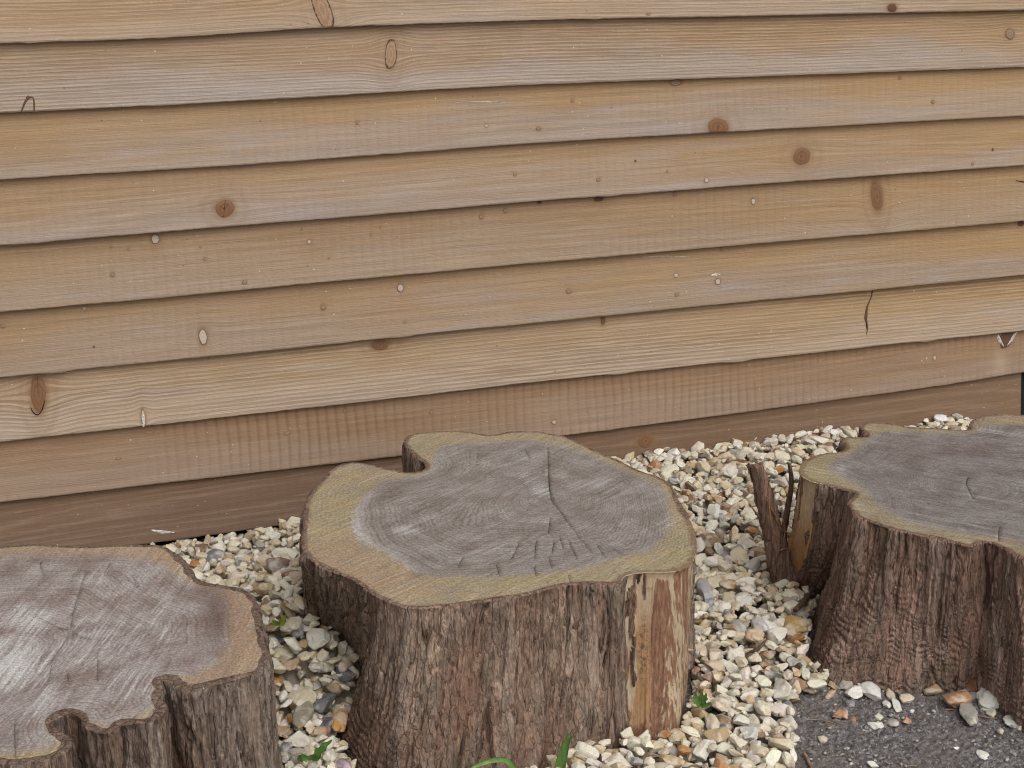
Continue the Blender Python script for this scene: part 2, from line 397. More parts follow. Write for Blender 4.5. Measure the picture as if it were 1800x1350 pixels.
def flat_strip(name, pts, widths, y_of, mat, parent, lift=0.0006):
    """thin tapered mark on the face of a board, pts (x,z)"""
    pts = np.asarray(pts, float); t = np.gradient(pts, axis=0); t /= np.linalg.norm(t, axis=1)[:, None] + 1e-9
    nrm = np.stack([-t[:, 1], t[:, 0]], 1); w = np.asarray(widths)[:, None] / 2
    L, Rr, Cc = pts + nrm * w, pts - nrm * w, pts
    V = []
    for q, l in ((L, 0.0), (Cc, lift), (Rr, 0.0)):
        V.append(np.stack([q[:, 0], y_of(q[:, 0], q[:, 1]) - 0.0005 - l, q[:, 1]], 1))
    V = np.concatenate(V); n = len(pts)
    F = [[i, i + 1, n + i + 1, n + i] for i in range(n - 1)] + [[n + i, n + i + 1, 2 * n + i + 1, 2 * n + i] for i in range(n - 1)]
    return mesh_obj(name, to_local(V), F, mat, parent)

BOARD_FN = {}
def make_board(i, ztop_board):
    vis = 0 <= i < len(LAPS)
    lap = LAPS[i] if vis else None
    x1 = WX1 if i != 8 else float(aty(1793.5, 700, -0.015)[0])
    xs = np.arange(WX0, x1 + 1e-6, DXB if vis else 0.05)
    if vis:
        pts = np.array([aty(px, py, -PROUD)[[0, 2]] for px, py in lap])
        if i == 8: pts = np.array([(-1.0, pts[:, 1].mean()), (3.4, pts[:, 1].mean())]) + [[0, 0.001], [0, -0.001]]
        k = np.polyfit(pts[:, 0], pts[:, 1], 1) if len(pts) < 6 else None
        zb = np.interp(xs, pts[:, 0], pts[:, 1])
        ker = np.hanning(61); ker /= ker.sum()
        zb = np.convolve(np.pad(zb, 30, mode='edge'), ker, 'valid')
    else:
        zb = np.full_like(xs, 0.125 + EXPO * (7 - i))
    rough = 0.0007 * fbm(xs * 60, 0.5, i * 3.3, 3) + 0.0006 * fbm(xs * 260, 0.5, i * 3.3, 4) + 0.0014 * gn(xs * 3.0, 0.2, i * 1.9, 8)
    rough -= 0.0022 * np.clip(gn(xs * 11, 3.3, i * 2.2, 9) - 0.42, 0, 1) * 4
    ze = zb + rough
    bh = BH
    rows = [(-1, 0)] + [(-2, 0)] + list(enumerate(np.r_[0.0012, np.linspace(0.004, bh, 34 if vis else 4)]))
    V = []; W = []
    for tag_, q in rows:
        if tag_ == -1: y = np.full_like(xs, 0.0025); z = ze + 0.0005; q = 0.0
        elif tag_ == -2: y = np.full_like(xs, -PROUD + 0.0016); z = ze.copy(); q = 0.0
        else:
            z = np.where(q < 0.004, ze + q, zb + q); y = face_y(q) + 0 * xs
        bend = 0.0012 * gn(xs * 0.9, q * 6, i * 4.1, 12) + 0.0005 * gn(xs * 8, q * 25, i * 4.1, 13)
        if tag_ != -1: y = y + bend
        V.append(np.stack([xs, y, z], 1)); W.append(np.stack([xs, np.full_like(xs, q), np.full_like(xs, q / EXPO)], 1))
    nv = len(V); V = np.concatenate(V); W = np.concatenate(W); nu = len(xs)
    halo = np.zeros(len(V)); stain = np.zeros(len(V))
    def yfun(x, z):
        zz = np.interp(x, xs, zb); q = np.asarray(z) - zz
        return face_y(q) + 0.0012 * gn(np.asarray(x) * 0.9, q * 6, i * 4.1, 12) + 0.0005 * gn(np.asarray(x) * 8, q * 25, i * 4.1, 13)
    kn = []
    for (px, py, rx, ry, sl, kd, hl) in KNOTS.get(i, []):
        c = aty(px, py, -0.016)
        zc0 = np.interp(c[0], xs, zb)
        c = aty(px, py, float(face_y(np.clip(c[2] - zc0, 0, BH))))
        e = aty(px + rx, py, c[1]); m = abs(e[0] - c[0]); r_z = ry / rx * m * 1.02
        kn.append((c[0], c[2], m, r_z, sl, kd, hl))
        dx = (V[:, 0] - c[0] - sl * (V[:, 2] - c[2])) / m; dz = (V[:, 2] - c[2]) / r_z
        q = np.hypot(dx, dz)
        halo = np.maximum(halo, (0.25 + 0.72 * hl) * np.exp(-np.clip(q - 0.9, 0, 9) ** 1.3 * 3.2) * (kd != 'ringed' or .5))
        halo = np.maximum(halo, 0.30 * hl * np.exp(-((q - 2.1) / .35) ** 2) * (rx > 9))
        halo = np.maximum(halo, hl * 0.30 * np.exp(-np.abs(dx) ** 1.6 * 0.55 - np.abs(dz / 2.6) ** 2))
        # the grain swings round the knot
        far = np.exp(-(dx / 3.2) ** 2) * np.exp(-np.abs(dz) / 2.2)
        W[:, 1] -= np.sign(dz) * far * r_z * 0.55 * np.clip(np.abs(dz) * 1.5, 0, 1)
    mats = board_mats[min(max(i, 0), 8)] if vis else board_mats[(i * 5) % 7]
    W[:, 0] += 13.7 * i
    if i == 7:
        d = np.exp(-((V[:, 0] - aty(1755, 630, -.015)[0]) / 0.02) ** 2) * np.exp(-((V[:, 2] - aty(1755, 635, -.015)[2]) / 0.03) ** 2); stain = 0.45 * d
    if i == 8:
        for (px, py, a, b, g) in ((1135, 778, .022, .028, .75), (1772, 725, .03, .03, .7)):
            c = aty(px, py, -.015); halo = np.maximum(halo, g * np.exp(-((V[:, 0] - c[0]) / a) ** 2 - ((V[:, 2] - c[2]) / b) ** 2))
    o = mesh_obj('board', to_local(V), grid_faces(nu, nv), mats, wall, True, {'wuv': W, 'halo': halo, 'stain': stain})
    for j, kk in enumerate(kn):
        cx, cz, m, r_z, sl, kd, hl = kk
        zl = np.interp(cx, xs, ze) + 0.0014
        knot_mesh(o, cx, cz, m, r_z, sl, kd, yfun, i * 31 + j, zl, zl + 0.128)
    BOARD_FN[i] = (o, yfun)
    return o
board_mats = [board_material(i, *s) for i, s in enumerate(BOARD_STYLE)]
for i in range(-6, 9): make_board(i, None)
BOARD_TXT = {0: 'topmost board in the picture, with a long black-ringed knot', 6: 'pale board with strong raised grain lines',
             7: 'board with vertical saw ripples and a wavy lower edge', 8: 'darkest brown bottom board just above the gravel'}
for i, t in BOARD_TXT.items(): BOARD_FN[i][0]['label'] = t
# dark lining behind the boards
backM = Mat('black_lining'); backM = backM.done((0.012, 0.012, 0.013), 0.9)
V = []; bx = [(WX0, 0.004, -0.3), (WX1, 0.004, -0.3), (WX1, 0.004, 1.02), (WX0, 0.004, 1.02), (WX0, 0.12, -0.3), (WX1, 0.12, -0.3), (WX1, 0.12, 1.02), (WX0, 0.12, 1.02)]
mesh_obj('lining', to_local(np.array(bx)), [[0, 1, 2, 3], [5, 4, 7, 6], [3, 2, 6, 7], [0, 4, 5, 1], [0, 3, 7, 4], [1, 5, 6, 2]], backM, wall, False)

# checks, bark pockets, resin and slivers in the boards
def on_board(i, pxs):
    o, yf = BOARD_FN[i]; out = []
    for px, py in pxs:
        c = aty(px, py, -0.016); c = aty(px, py, float(yf(c[0], c[2]))); out.append((c[0], c[2]))
    return o, yf, out
def mark(name, i, pxs, w, mat, lift=0.0014):
    o, yf, p = on_board(i, pxs); n = len(p) * 5
    q = spline(p, n, closed=False); ww = np.interp(np.linspace(0, 1, n), np.linspace(0, 1, len(w)), w)
    q = q + 0.0006 * np.stack([gn(np.arange(n) * .7, px_seed(pxs), 0, 3), gn(np.arange(n) * .7, 1, px_seed(pxs), 4)], 1)
    return flat_strip(name, q, ww, yf, mat, o, lift)
def px_seed(p): return (p[0][0] * 0.37 + p[0][1] * 0.11) % 50
mark('crack', 3, [(396, 352), (394, 368), (393, 382)], [.0006, .002, .0006], crackM)
mark('crack', 3, [(386, 362), (394, 368)], [.0006, .0015], crackM)
mark('crack', 3, [(401, 358), (395, 367)], [.0006, .0012], crackM)
mark('crack', 3, [(1408, 265), (1407, 284)], [.0005, .0016, .0005], crackM)
mark('crack', 2, [(1262, 217), (1261, 231)], [.0005, .0016, .0008], crackM)
mark('crack', 4, [(1785, 317), (1800, 320)], [.0005, .003], crackM)
mark('bark_pocket', 1, [(36, 199), (44, 180), (50, 172), (58, 172), (60, 184), (60, 199)], [.0015, .003, .004, .002, .003, .0015], KM['dark'])
mark('bark_pocket', 1, [(46, 178), (50, 168)], [.003, .005, .002], KM['dark'])
mark('bark_pocket', 6, [(1534, 510), (1530, 525), (1524, 540), (1522, 560), (1525, 575), (1523, 588)], [.004, .003, .005, .008, .003, .001], KM['dark'])
mark('crack', 6, [(1526, 536), (1522, 552), (1524, 582)], [.001, .003, .001], crackM)
mark('crack', 6, [(54, 714), (58, 724), (66, 729), (74, 720), (79, 703)], [.0008, .002, .0016, .002, .0008], crackM)
mark('crack', 6, [(66, 664), (67, 690)], [.0008, .0016, .0005], crackM)
mark('resin', 7, [(1753, 588), (1757, 598), (1764, 608)], [.006, .009, .003], resinM, .002)
mark('resin', 7, [(1787, 584), (1778, 596), (1770, 607)], [.004, .008, .003], resinM, .002)
mark('sliver', 8, [(266, 932), (285, 935), (307, 936)], [.003, .007, .002], resinM, .0015)
mark('sliver', 7, [(960, 668), (985, 665)], [.002, .005, .001], resinM, .0015) if False else None
mark('sliver', 5, [(1250, 484), (1266, 482)], [.002, .006, .002], resinM, .001)
mark('sliver', 6, [(252, 722), (252, 750)], [.001, .006, .004], resinM, .001)
mark('scratch', 2, [(800, 180), (850, 179), (896, 180)], [.0006, .0016, .0006], resinM, .0004)
mark('scratch', 5, [(1130, 452), (1170, 450), (1213, 452)], [.0006, .0014, .0006], resinM, .0004)

# ------------------------------------------------------------------ ground
def axis(lo, hi, step, far):
    core = np.arange(lo, hi, step); d = step; a = []; p = hi
    while p < far: a.append(p); d *= 1.35; p += d
    b = []; d = step; p = lo
    while p > -far: d *= 1.35; p -= d; b.append(p)
    return np.r_[b[::-1], core, a]
gx, gy = axis(1.02, 1.75, 0.0022, 600), axis(-1.42, -0.85, 0.0022, 600)
GX, GY = np.meshgrid(gx, gy)
near = sstep(0.0, 0.05, GX - 1.02) * sstep(0, 0.05, 1.75 - GX) * sstep(0, .05, GY + 1.42) * sstep(0, .05, -0.85 - GY)
def ground_h(x, y):
    a = gn(x * 190, y * 190, 0.3, 31); b = gn(x * 95, y * 95, 4.3, 32)
    return 0.0046 * np.clip(a, -.25, .5) + 0.0050 * np.clip(b, -.2, .5) + 0.004 * gn(x * 9, y * 9, 1.1, 33) - 0.003
GZ = np.where(near > 0, ground_h(GX, GY) * near, 0) - 0.003 * (1 - near)
M = Mat('worn_tarmac')
p = M.pos()
v1 = M.vor(M.map(p, (1, 1, .4)), 230, out='Color'); v1d = M.vor(M.map(p, (1, 1, .4)), 230)
lum = M.math('MULTIPLY', M.sep(v1)[0], 1.0)
col = M.ramp(lum, [(0.0, (0.062, 0.054, 0.052)), (0.45, (0.118, 0.105, 0.103)), (0.8, (0.172, 0.155, 0.157)), (0.97, (0.26, 0.24, 0.25))])
dirt = M.noise(p, 9, 5, 0.62)
col = M.mix(M.mr(dirt, 0.42, 0.66, 0.10, 0.85), col, M.ramp(M.noise(p, 160, 4, .7), [(.3, (0.092, 0.075, 0.068)), (.7, (0.180, 0.150, 0.134))]))
fine = M.noise(p, 520, 3, 0.7)
col = M.mix(1.0, col, M.ramp(fine, [(.32, .5), (.52, 1.0), (.68, 1.65)]), 'MULTIPLY')
sp = M.vor(p, 120); spm = M.noise(p, 20, 2)
col = M.mix(M.mr(sp, 0.05, 0.10, 0.55, 0.0), col, (0.36, 0.34, 0.33))
tarmac = M.done(col, 0.75, M.math('ADD', M.math('MULTIPLY', v1d, -0.6), fine), 0.0016, 0.35, 0.9)
ground = mesh_obj('ground', np.stack([GX.ravel(), GY.ravel(), GZ.ravel()], 1), grid_faces(len(gx), len(gy)), tarmac)
tag(ground, 'dark worn tarmac in front of the right stump', 'ground', kind='structure')
def floor_z(x, y):
    return float(ground_h(np.array(x), np.array(y)))

# ------------------------------------------------------------------ stump materials
def cut_material(name, rot, heart_a, heart_b, sap_a, sap_b, sawfreq=95, chalk=(0.44, 0.425, 0.42)):
    M = Mat(name); p = M.obj()
    sdh, edge, ring, warm, green, pale, dark, seamk = [M.attr(a) for a in ('sdh', 'edge', 'ring', 'warm', 'green', 'pale', 'dark', 'seamk')]
    pdir = M.attr('pdir', 'Vector')
    nb = M.noise(p, 20, 4, 0.6); nf = M.noise(p, 300, 4, 0.75); nm = M.noise(p, 75, 3, 0.6); nx_ = M.noise(p, 140, 4, 0.75); big = M.noise(p, 7, 3, .5)
    bent = M.vmath('ADD', p, M.xyz(0.0, 0.0, 0.0)); pz = M.sep(p)
    saw = M.noise(M.rmap(p, (9, sawfreq * 2.0, 1), rot), 1.0, 4, 0.7, 0.5)
    saw2 = M.noise(M.rmap(p, (2.5, sawfreq * .6, 1), rot + 0.06), 1.0, 4, 0.62, 0.8)
    saw3 = M.noise(M.rmap(p, (4, sawfreq * .9, 1), rot + 0.5), 1.0, 4, 0.62, 0.8)
    rr = M.math('ADD', M.math('MULTIPLY', ring, 215.0), M.math('MULTIPLY', M.noise(p, 26, 3), 2.2))
    rl = M.math('SINE', M.math('MULTIPLY', rr, 6.2832))
    rb = M.noise(M.xyz(M.math('MULTIPLY', rr, 0.55), 0.0, 0.0), 1.0, 3, .6)
    ray_ = M.noise(M.map(pdir, (46, 46, 9)), 1.0, 3, 0.6)
    ray2 = M.noise(M.map(pdir, (17, 17, 26)), 1.0, 2, 0.5)
    h = M.mix(M.mr(nb, 0.36, 0.64), heart_a, heart_b)
    h = M.mix(M.mr(rb, 0.42, 0.62, 0, 0.55), h, M.mix(1.0, h, (0.70, 0.66, 0.64), 'MULTIPLY'))
    h = M.mix(M.mr(rl, -0.1, 1.0, 0, 0.48), h, M.mix(1.0, h, (0.62, 0.58, 0.57), 'MULTIPLY'))
    h = M.mix(M.math('MULTIPLY', M.mr(saw2, 0.50, 0.66), M.mr(big, .40, .62, .1, .55)), h, (0.335, 0.312, 0.298))
    h = M.mix(M.math('MULTIPLY', M.mr(saw3, 0.54, 0.70), M.mr(big, .58, .38, .0, .4)), h, (0.30, 0.278, 0.262))
    s = M.mix(M.mr(nb, 0.38, 0.62), sap_a, sap_b)
    s = M.mix(M.math('MULTIPLY', warm, M.mr(saw2, .25, .7, .55, 1)), s, M.mix(M.mr(nm, .35, .7), (0.35, 0.225, 0.135), (0.285, 0.205, 0.16)))
    s = M.mix(M.math('MULTIPLY', green, M.mr(nm, .3, .6, .3, .8)), s, (0.285, 0.245, 0.128))
    s = M.mix(M.mr(M.noise(p, 34, 4, .65), .50, .70, 0, .65), s, (0.235, 0.205, 0.165))
    s = M.mix(M.mr(rl, 0, 1.0, 0, 0.18), s, M.mix(1.0, s, (0.70, 0.62, 0.54), 'MULTIPLY'))
    s = M.mix(M.mr(saw, 0.54, 0.72, 0, 0.40), s, (0.43, 0.37, 0.25))
    # ragged border between heartwood and sapwood
    e = M.math('ADD', sdh, M.math('MULTIPLY', M.math('SUBTRACT', nm, 0.5), 0.030))
    e = M.math('ADD', e, M.math('MULTIPLY', M.math('SUBTRACT', nx_, 0.5), 0.014))
    e = M.math('ADD', e, M.math('MULTIPLY', M.math('SUBTRACT', saw, 0.5), 0.016))
    col = M.mix(M.mr(e, -0.010, 0.010), s, h)
    seam = M.math('MULTIPLY', M.mr(e, -0.008, 0.002), M.mr(e, 0.020, 0.004))
    col = M.mix(M.math('MULTIPLY', seam, M.math('MULTIPLY_ADD', seamk, .75, .12)), col, (0.40, 0.375, 0.35))
    pk = M.math('ADD', M.math('MULTIPLY', saw2, .30), M.math('ADD', M.math('MULTIPLY', saw, .40), M.math('MULTIPLY', nx_, .30)))
    thr = M.math('SUBTRACT', 0.68, M.math('MULTIPLY', pale, 0.26))
    col = M.mix(M.math('MULTIPLY', M.mr(M.math('SUBTRACT', pk, thr), -0.06, 0.13, 0, .8), M.mr(pale, 0.02, 0.6)), col, chalk)
    col = M.mix(M.math('MULTIPLY', dark, M.mr(saw, 0.3, 0.6, 0.55, 1)), col, (0.128, 0.084, 0.070))
    col = M.mix(1.0, col, M.ramp(saw, [(0.30, 0.80), (0.5, 1.0), (0.70, 1.16)]), 'MULTIPLY')
    col = M.mix(1.0, col, M.ramp(nf, [(0.33, 0.60), (0.5, 1.0), (0.67, 1.40)]), 'MULTIPLY')
    col = M.mix(M.mr(nx_, .55, .68, 0, .55), col, M.mix(1.0, col, (0.50, 0.45, 0.44), 'MULTIPLY'))
    col = M.mix(M.mr(nx_, .42, .30, 0, .30), col, (0.40, 0.38, 0.37))
    # fine drying checks along the rays
    col = M.mix(M.math('MULTIPLY', M.mr(ray_, .70, .76), M.mr(ray2, .45, .6, 0, .65)), col, (0.055, 0.042, 0.038))
    # outermost ring under the bark is darker wood
    col = M.mix(M.mr(M.math('ADD', edge, M.math('MULTIPLY', M.math('SUBTRACT', nm, .5), .014)), 0.0, 0.006, 0.8, 0.0), col, (0.17, 0.110, 0.065))
    sp = M.vor(p, 60); spn = M.noise(p, 15, 2)
    col = M.mix(M.mr(M.math('SUBTRACT', sp, M.mr(spn, .45, .75, .01, .07)), 0.0, .02, .8, 0), col, (0.66, 0.62, 0.56))
    pit = M.vor(p, 33)
    col = M.mix(M.mr(pit, .03, .06, .7, 0), col, (0.06, 0.05, 0.05))
    hg = M.math('ADD', M.math('MULTIPLY', saw, 1.0), M.math('MULTIPLY', nf, 0.9))
    hg = M.math('ADD', hg, M.math('MULTIPLY', rl, 0.12))
    return M.done(col, 0.85, hg, 0.0016, 0.2, 0.9)

def bark_material(name, a, b, c, seed):
    M = Mat(name); p = M.obj(); off = (seed * 3.1, seed * 1.7, seed)
    groove, flake, lich, red = [M.attr(k) for k in ('groove', 'flake', 'lich', 'red')]
    big = M.noise(M.map(p, (9, 9, 3.0), loc=off), 1.0, 4, 0.6)
    st = M.noise(M.map(p, (70, 70, 5.5), loc=off), 1.0, 4, 0.65, 0.4)
    fib = M.noise(M.map(p, (330, 330, 16), loc=off), 1.0, 4, 0.7, 0.6)
    sc = M.noise(M.map(p, (120, 120, 60), loc=off), 1.0, 4, 0.65)
    col = M.mix(M.mr(big, 0.36, 0.64), a, b)
    col = M.mix(M.mr(st, 0.46, 0.70), col, c)
    col = M.mix(M.math('MULTIPLY', red, M.mr(st, .3, .6, .4, .85)), col, (0.150, 0.078, 0.050))
    col = M.mix(M.math('MULTIPLY', groove, 0.62), col, (0.066, 0.036, 0.024))  # red-brown inner bark; its dark tone also paints shade into the fissures
    col = M.mix(M.mr(flake, 0.2, 0.9, 0, 0.45), col, M.mix(M.mr(sc, .35, .65), (0.24, 0.205, 0.175), (0.17, 0.125, 0.095)))
    wv = M.vmath('ADD', p, M.vmath('MULTIPLY', M.noise(M.map(p, (40, 40, 22)), 1.0, 3, .6, color=True), (0.012, 0.012, 0.06)))
    pl = M.sep(M.vor(M.map(wv, (80, 80, 5.5), loc=off), 1.0, out='Color'))
    pl2 = M.sep(M.vor(M.map(wv, (230, 230, 15), loc=off), 1.0, out='Color'))
    pe = M.vor(M.map(wv, (80, 80, 5.5), loc=off), 1.0, 'DISTANCE_TO_EDGE')
    col = M.mix(1.0, col, M.ramp(pl[0], [(0.0, (0.82, 0.80, 0.78)), (0.5, 1.0), (1.0, (1.22, 1.20, 1.17))]), 'MULTIPLY')
    col = M.mix(1.0, col, M.ramp(pl2[1], [(0.0, 0.82), (1.0, 1.18)]), 'MULTIPLY')
    cmask = M.mr(M.noise(M.map(p, (16, 16, 9), loc=off), 1.0, 2), .40, .60)
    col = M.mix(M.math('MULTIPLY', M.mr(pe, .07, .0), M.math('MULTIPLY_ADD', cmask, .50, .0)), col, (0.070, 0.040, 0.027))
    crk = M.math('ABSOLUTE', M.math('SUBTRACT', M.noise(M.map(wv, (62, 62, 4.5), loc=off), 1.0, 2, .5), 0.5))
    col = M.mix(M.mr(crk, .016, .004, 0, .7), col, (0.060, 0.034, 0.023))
    mic = M.noise(M.map(p, (420, 420, 190), loc=off), 1.0, 3, 0.7)
    col = M.mix(M.mr(M.noise(M.map(p, (26, 26, 14), loc=off), 1.0, 3), .55, .68, 0, .28), col, (0.125, 0.110, 0.070))
    col = M.mix(1.0, col, M.ramp(fib, [(0.28, 0.66), (0.5, 1.0), (0.72, 1.38)]), 'MULTIPLY')
    col = M.mix(1.0, col, M.ramp(sc, [(0.30, 0.82), (0.5, 1.0), (0.70, 1.22)]), 'MULTIPLY')
    col = M.mix(1.0, col, M.ramp(mic, [(0.30, 0.76), (0.5, 1.0), (0.70, 1.28)]), 'MULTIPLY')
    col = M.mix(M.math('MULTIPLY', lich, M.mr(sc, .3, .55, .5, 1)), col, (0.36, 0.30, 0.22))
    sp = M.vor(p, 75); spn = M.noise(p, 18, 2)
    col = M.mix(M.mr(M.math('SUBTRACT', sp, M.mr(spn, .5, .75, .0, .075)), 0, .02, .75, 0), col, (0.50, 0.45, 0.38))
    hg = M.math('ADD', M.math('MULTIPLY', fib, 1.0), M.math('MULTIPLY', sc, 1.2))
    hg = M.math('ADD', hg, M.math('ADD', M.math('MULTIPLY', pl[0], .9), M.mr(pe, .0, .12, 0, .8)))
    return M.done(col, 0.85, hg, 0.0027, 0.25, 0.9)

M = Mat('bare_stripped_wood'); p = M.obj()
strip = M.noise(M.map(p, (55, 55, 4.5)), 1.0, 4, 0.62, 0.5); fib = M.noise(M.map(p, (300, 300, 9)), 1.0, 4, 0.7)
big = M.noise(M.map(p, (14, 14, 6), loc=(3, 1, 2)), 1.0, 3)
red, mould, orange = M.attr('red'), M.attr('mould'), M.attr('orange')
col = M.mix(M.mr(big, .35, .65), (0.42, 0.33, 0.225), (0.33, 0.245, 0.16))
col = M.mix(M.math('MULTIPLY', orange, M.mr(strip, .3, .6, .5, 1)), col, (0.31, 0.175, 0.085))
col = M.mix(M.math('MULTIPLY', M.attr('shade_lift'), M.mr(strip, .35, .55, .35, .9)), col, M.mix(M.attr('orange'), (0.56, 0.43, 0.28), (0.46, 0.24, 0.095)))  # lobe's bare wood coloured brighter to offset the shade it stands in
shred = M.noise(M.map(p, (150, 150, 9)), 1.0, 4, 0.65, .4)
rm = M.math('ADD', M.math('ADD', M.math('MULTIPLY', strip, .5), M.math('MULTIPLY', shred, .5)), M.math('MULTIPLY', M.math('SUBTRACT', red, 0.5), 0.40))
col = M.mix(M.mr(rm, .475, .525, 0, .92), col, M.mix(M.mr(fib, .4, .65), (0.150, 0.066, 0.038), (0.225, 0.115, 0.068)))
col = M.mix(M.math('MULTIPLY', M.mr(strip, .60, .72), M.mr(big, .5, .65)), col, (0.50, 0.415, 0.30))
spk = M.noise(p, 190, 4, .75)
col = M.mix(M.math('MULTIPLY', mould, M.mr(spk, .46, .60)), col, (0.065, 0.05, 0.038))
col = M.mix(1.0, col, M.ramp(fib, [(.28, .72), (.5, 1.0), (.75, 1.25)]), 'MULTIPLY')
bare_mat = M.done(col, 0.75, M.math('ADD', fib, M.math('MULTIPLY', strip, 1.2)), 0.0016, 0.25, 0.9)

# ------------------------------------------------------------------ stumps
BASES = []
def gauss_px(P, blobs, h):
    out = np.zeros(len(P))
    for (px, py, rx, ry, a) in blobs:
        c = atz(px, py, h)[:2]; ex = atz(px + rx, py, h)[:2] - c; ey = atz(px, py + ry, h)[:2] - c
        B = np.linalg.inv(np.stack([ex, ey], 1)); q = (P - c) @ B.T
        out = np.maximum(out, a * np.exp(-(q ** 2).sum(1)))
    return out

def stump(label, outline, h, pith, heart, anchors, cut_mat, bark_mat, seed, bare=(), bands=(), cracks=(), warm=(), green=(), pale=(), dark=(),
          lich=(), seam=(), fis=1.0, wrinkle=(), lobe=False, bark_t=1.0):
    O = spline([atz(x, y, h)[:2] for x, y in outline], 1500)
    L = np.linalg.norm(np.diff(np.vstack([O, O[:1]]), axis=0), axis=1).sum(); NU = int(L / 0.0016)
    O = spline([atz(x, y, h)[:2] for x, y in outline], NU)
    area = 0.5 * np.sum(O[:, 0] * np.roll(O[:, 1], -1) - np.roll(O[:, 0], -1) * O[:, 1])
    if area < 0: O = O[::-1].copy()
    t = np.roll(O, -3, 0) - np.roll(O, 3, 0)
    nrm = np.stack([t[:, 1], -t[:, 0]], 1); nrm /= np.linalg.norm(nrm, axis=1)[:, None]
    s = np.arange(NU) * (L / NU); sc = 2 * math.pi * np.arange(NU) / NU
    def s_of(px):
        q = atz(*px, h)[:2]; return int(np.argmin(((O - q) ** 2).sum(1)))
    cen = O.mean(0)
    root = empty('tree_stump', label, 'stump', (cen[0], cen[1], 0.0))
    loc = np.array([cen[0], cen[1], 0.0])
    # base offsets
    An = []
    for tp, bp in anchors:
        i = s_of(tp)
        if isinstance(bp, tuple): q = atz(*bp); An.append((i, q[0] - O[i, 0], q[1] - O[i, 1], bp[2]))
        else: An.append((i, nrm[i, 0] * bp, nrm[i, 1] * bp, 0.0))
    An.sort(); idx = np.array([a[0] for a in An]); vals = np.array([a[1:] for a in An])
    def per(k):
        f = np.interp(np.arange(NU), np.r_[idx[-1] - NU, idx, idx[0] + NU], np.r_[vals[-1, k], vals[:, k], vals[0, k]])
        w = max(9, NU // 70) | 1; ker = np.hanning(w + 2)[1:-1]; ker /= ker.sum()
        return np.convolve(np.r_[f[-w:], f, f[:w]], ker, 'same')[w:-w]
    offx, offy, zb = per(0), per(1), per(2)
    BASES.append(np.stack([O[:, 0] + offx, O[:, 1] + offy], 1)[::6])
    # bare zones
    bmask0 = np.zeros(NU)
    for (a, b) in bare:
        ia, ib = s_of(a), s_of(b)
        d = (ib - ia) % NU
        if d > NU / 2: ia, d = ib, NU - d
        k = (np.arange(NU) - ia) % NU; bmask0 = np.maximum(bmask0, np.where(k <= d, 0.62 + np.clip(np.minimum(k / d * (1.1 if d > 90 else .8), 1 - k / d), 0, .38), 0))
    tk = 0.0070 + 0.0045 * gn(np.cos(sc) * 9, np.sin(sc) * 9, seed, 3) + 0.002 * gn(O[:, 0] * 90, O[:, 1] * 90, seed, 4)
    tk = np.clip(tk, 0.003, 0.013) * bark_t; tk = np.where(bmask0 > 0, 0.0006, tk)
    ker = np.hanning(9); ker /= ker.sum(); tk = np.convolve(np.r_[tk[-9:], tk, tk[:9]], ker, 'same')[9:-9]
    # --- side grid
    NV = 92
    dd = np.r_[0.008, np.linspace(0.022, 1.0, NV - 1)]; below = np.array([1.08, 1.25])
    dall = np.r_[dd, below]
    X = np.empty((len(dall), NU)); Y = X.copy(); Z = X.copy()
    for k, d in enumerate(dall):
        pr = 0.55 * d + 0.45 * d ** 2.4 if d <= 1 else 1 + (d - 1) * 1.2
        X[k] = O[:, 0] + offx * pr; Y[k] = O[:, 1] + offy * pr; Z[k] = h + (zb - h) * d
        if d > 1: Z[k] = zb - (d - 1) * 0.25
    Pu = np.stack([np.roll(a, -2, 1) - np.roll(a, 2, 1) for a in (X, Y, Z)], -1)
    Pv = np.stack([np.gradient(a, axis=0) for a in (X, Y, Z)], -1)
    N = np.cross(Pv, Pu); N /= np.linalg.norm(N, axis=-1)[..., None] + 1e-12
    if (N[10, :, 0] * nrm[:, 0] + N[10, :, 1] * nrm[:, 1]).mean() < 0: N = -N
    nx, ny = np.broadcast_to(O[:, 0], X.shape), np.broadcast_to(O[:, 1], X.shape)
    # follow the flare so the bark lines run with the trunk
    wz = 0.06 * gn(nx * 8, ny * 8, Z * 9 + seed, 40)
    qx = nx + 0.0055 * gn(nx * 14, ny * 14, Z * 8 + seed, 41) + 0.0013 * gn(nx * 60, ny * 60, Z * 45 + seed, 141)
    qy = ny + 0.0055 * gn(nx * 14, ny * 14, Z * 8 + seed, 42) + 0.0013 * gn(nx * 60, ny * 60, Z * 45 + seed, 142)
    n1 = fbm(qx * 27, qy * 27, Z * 2.0 + seed, 43, 2); n2 = fbm(qx * 66, qy * 66, Z * 5.0 + seed, 44, 2); n3 = gn(qx * 170, qy * 170, Z * 9 + seed, 45)
    n5 = fbm(qx * 120, qy * 120, Z * 11 + seed, 145, 2)
    gm = sstep(-0.25, 0.3, gn(nx * 13, ny * 13, Z * 9 + seed * 2, 46)); gm2 = sstep(-0.2, 0.25, gn(nx * 25, ny * 25, Z * 16 + seed * 2, 146))
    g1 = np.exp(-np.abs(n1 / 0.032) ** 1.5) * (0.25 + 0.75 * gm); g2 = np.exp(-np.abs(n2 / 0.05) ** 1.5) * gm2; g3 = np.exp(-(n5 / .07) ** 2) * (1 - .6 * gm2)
    plate = fbm(qx * 42, qy * 42, Z * 6 + seed, 47, 3) + 0.10 * gn(nx * 90, ny * 90, Z * 40 + seed, 147); lev = plate * 4.5
    fl = np.floor(lev); fr = lev - fl; terr = (fl + sstep(0.86, 1.0, fr)) / 4.5
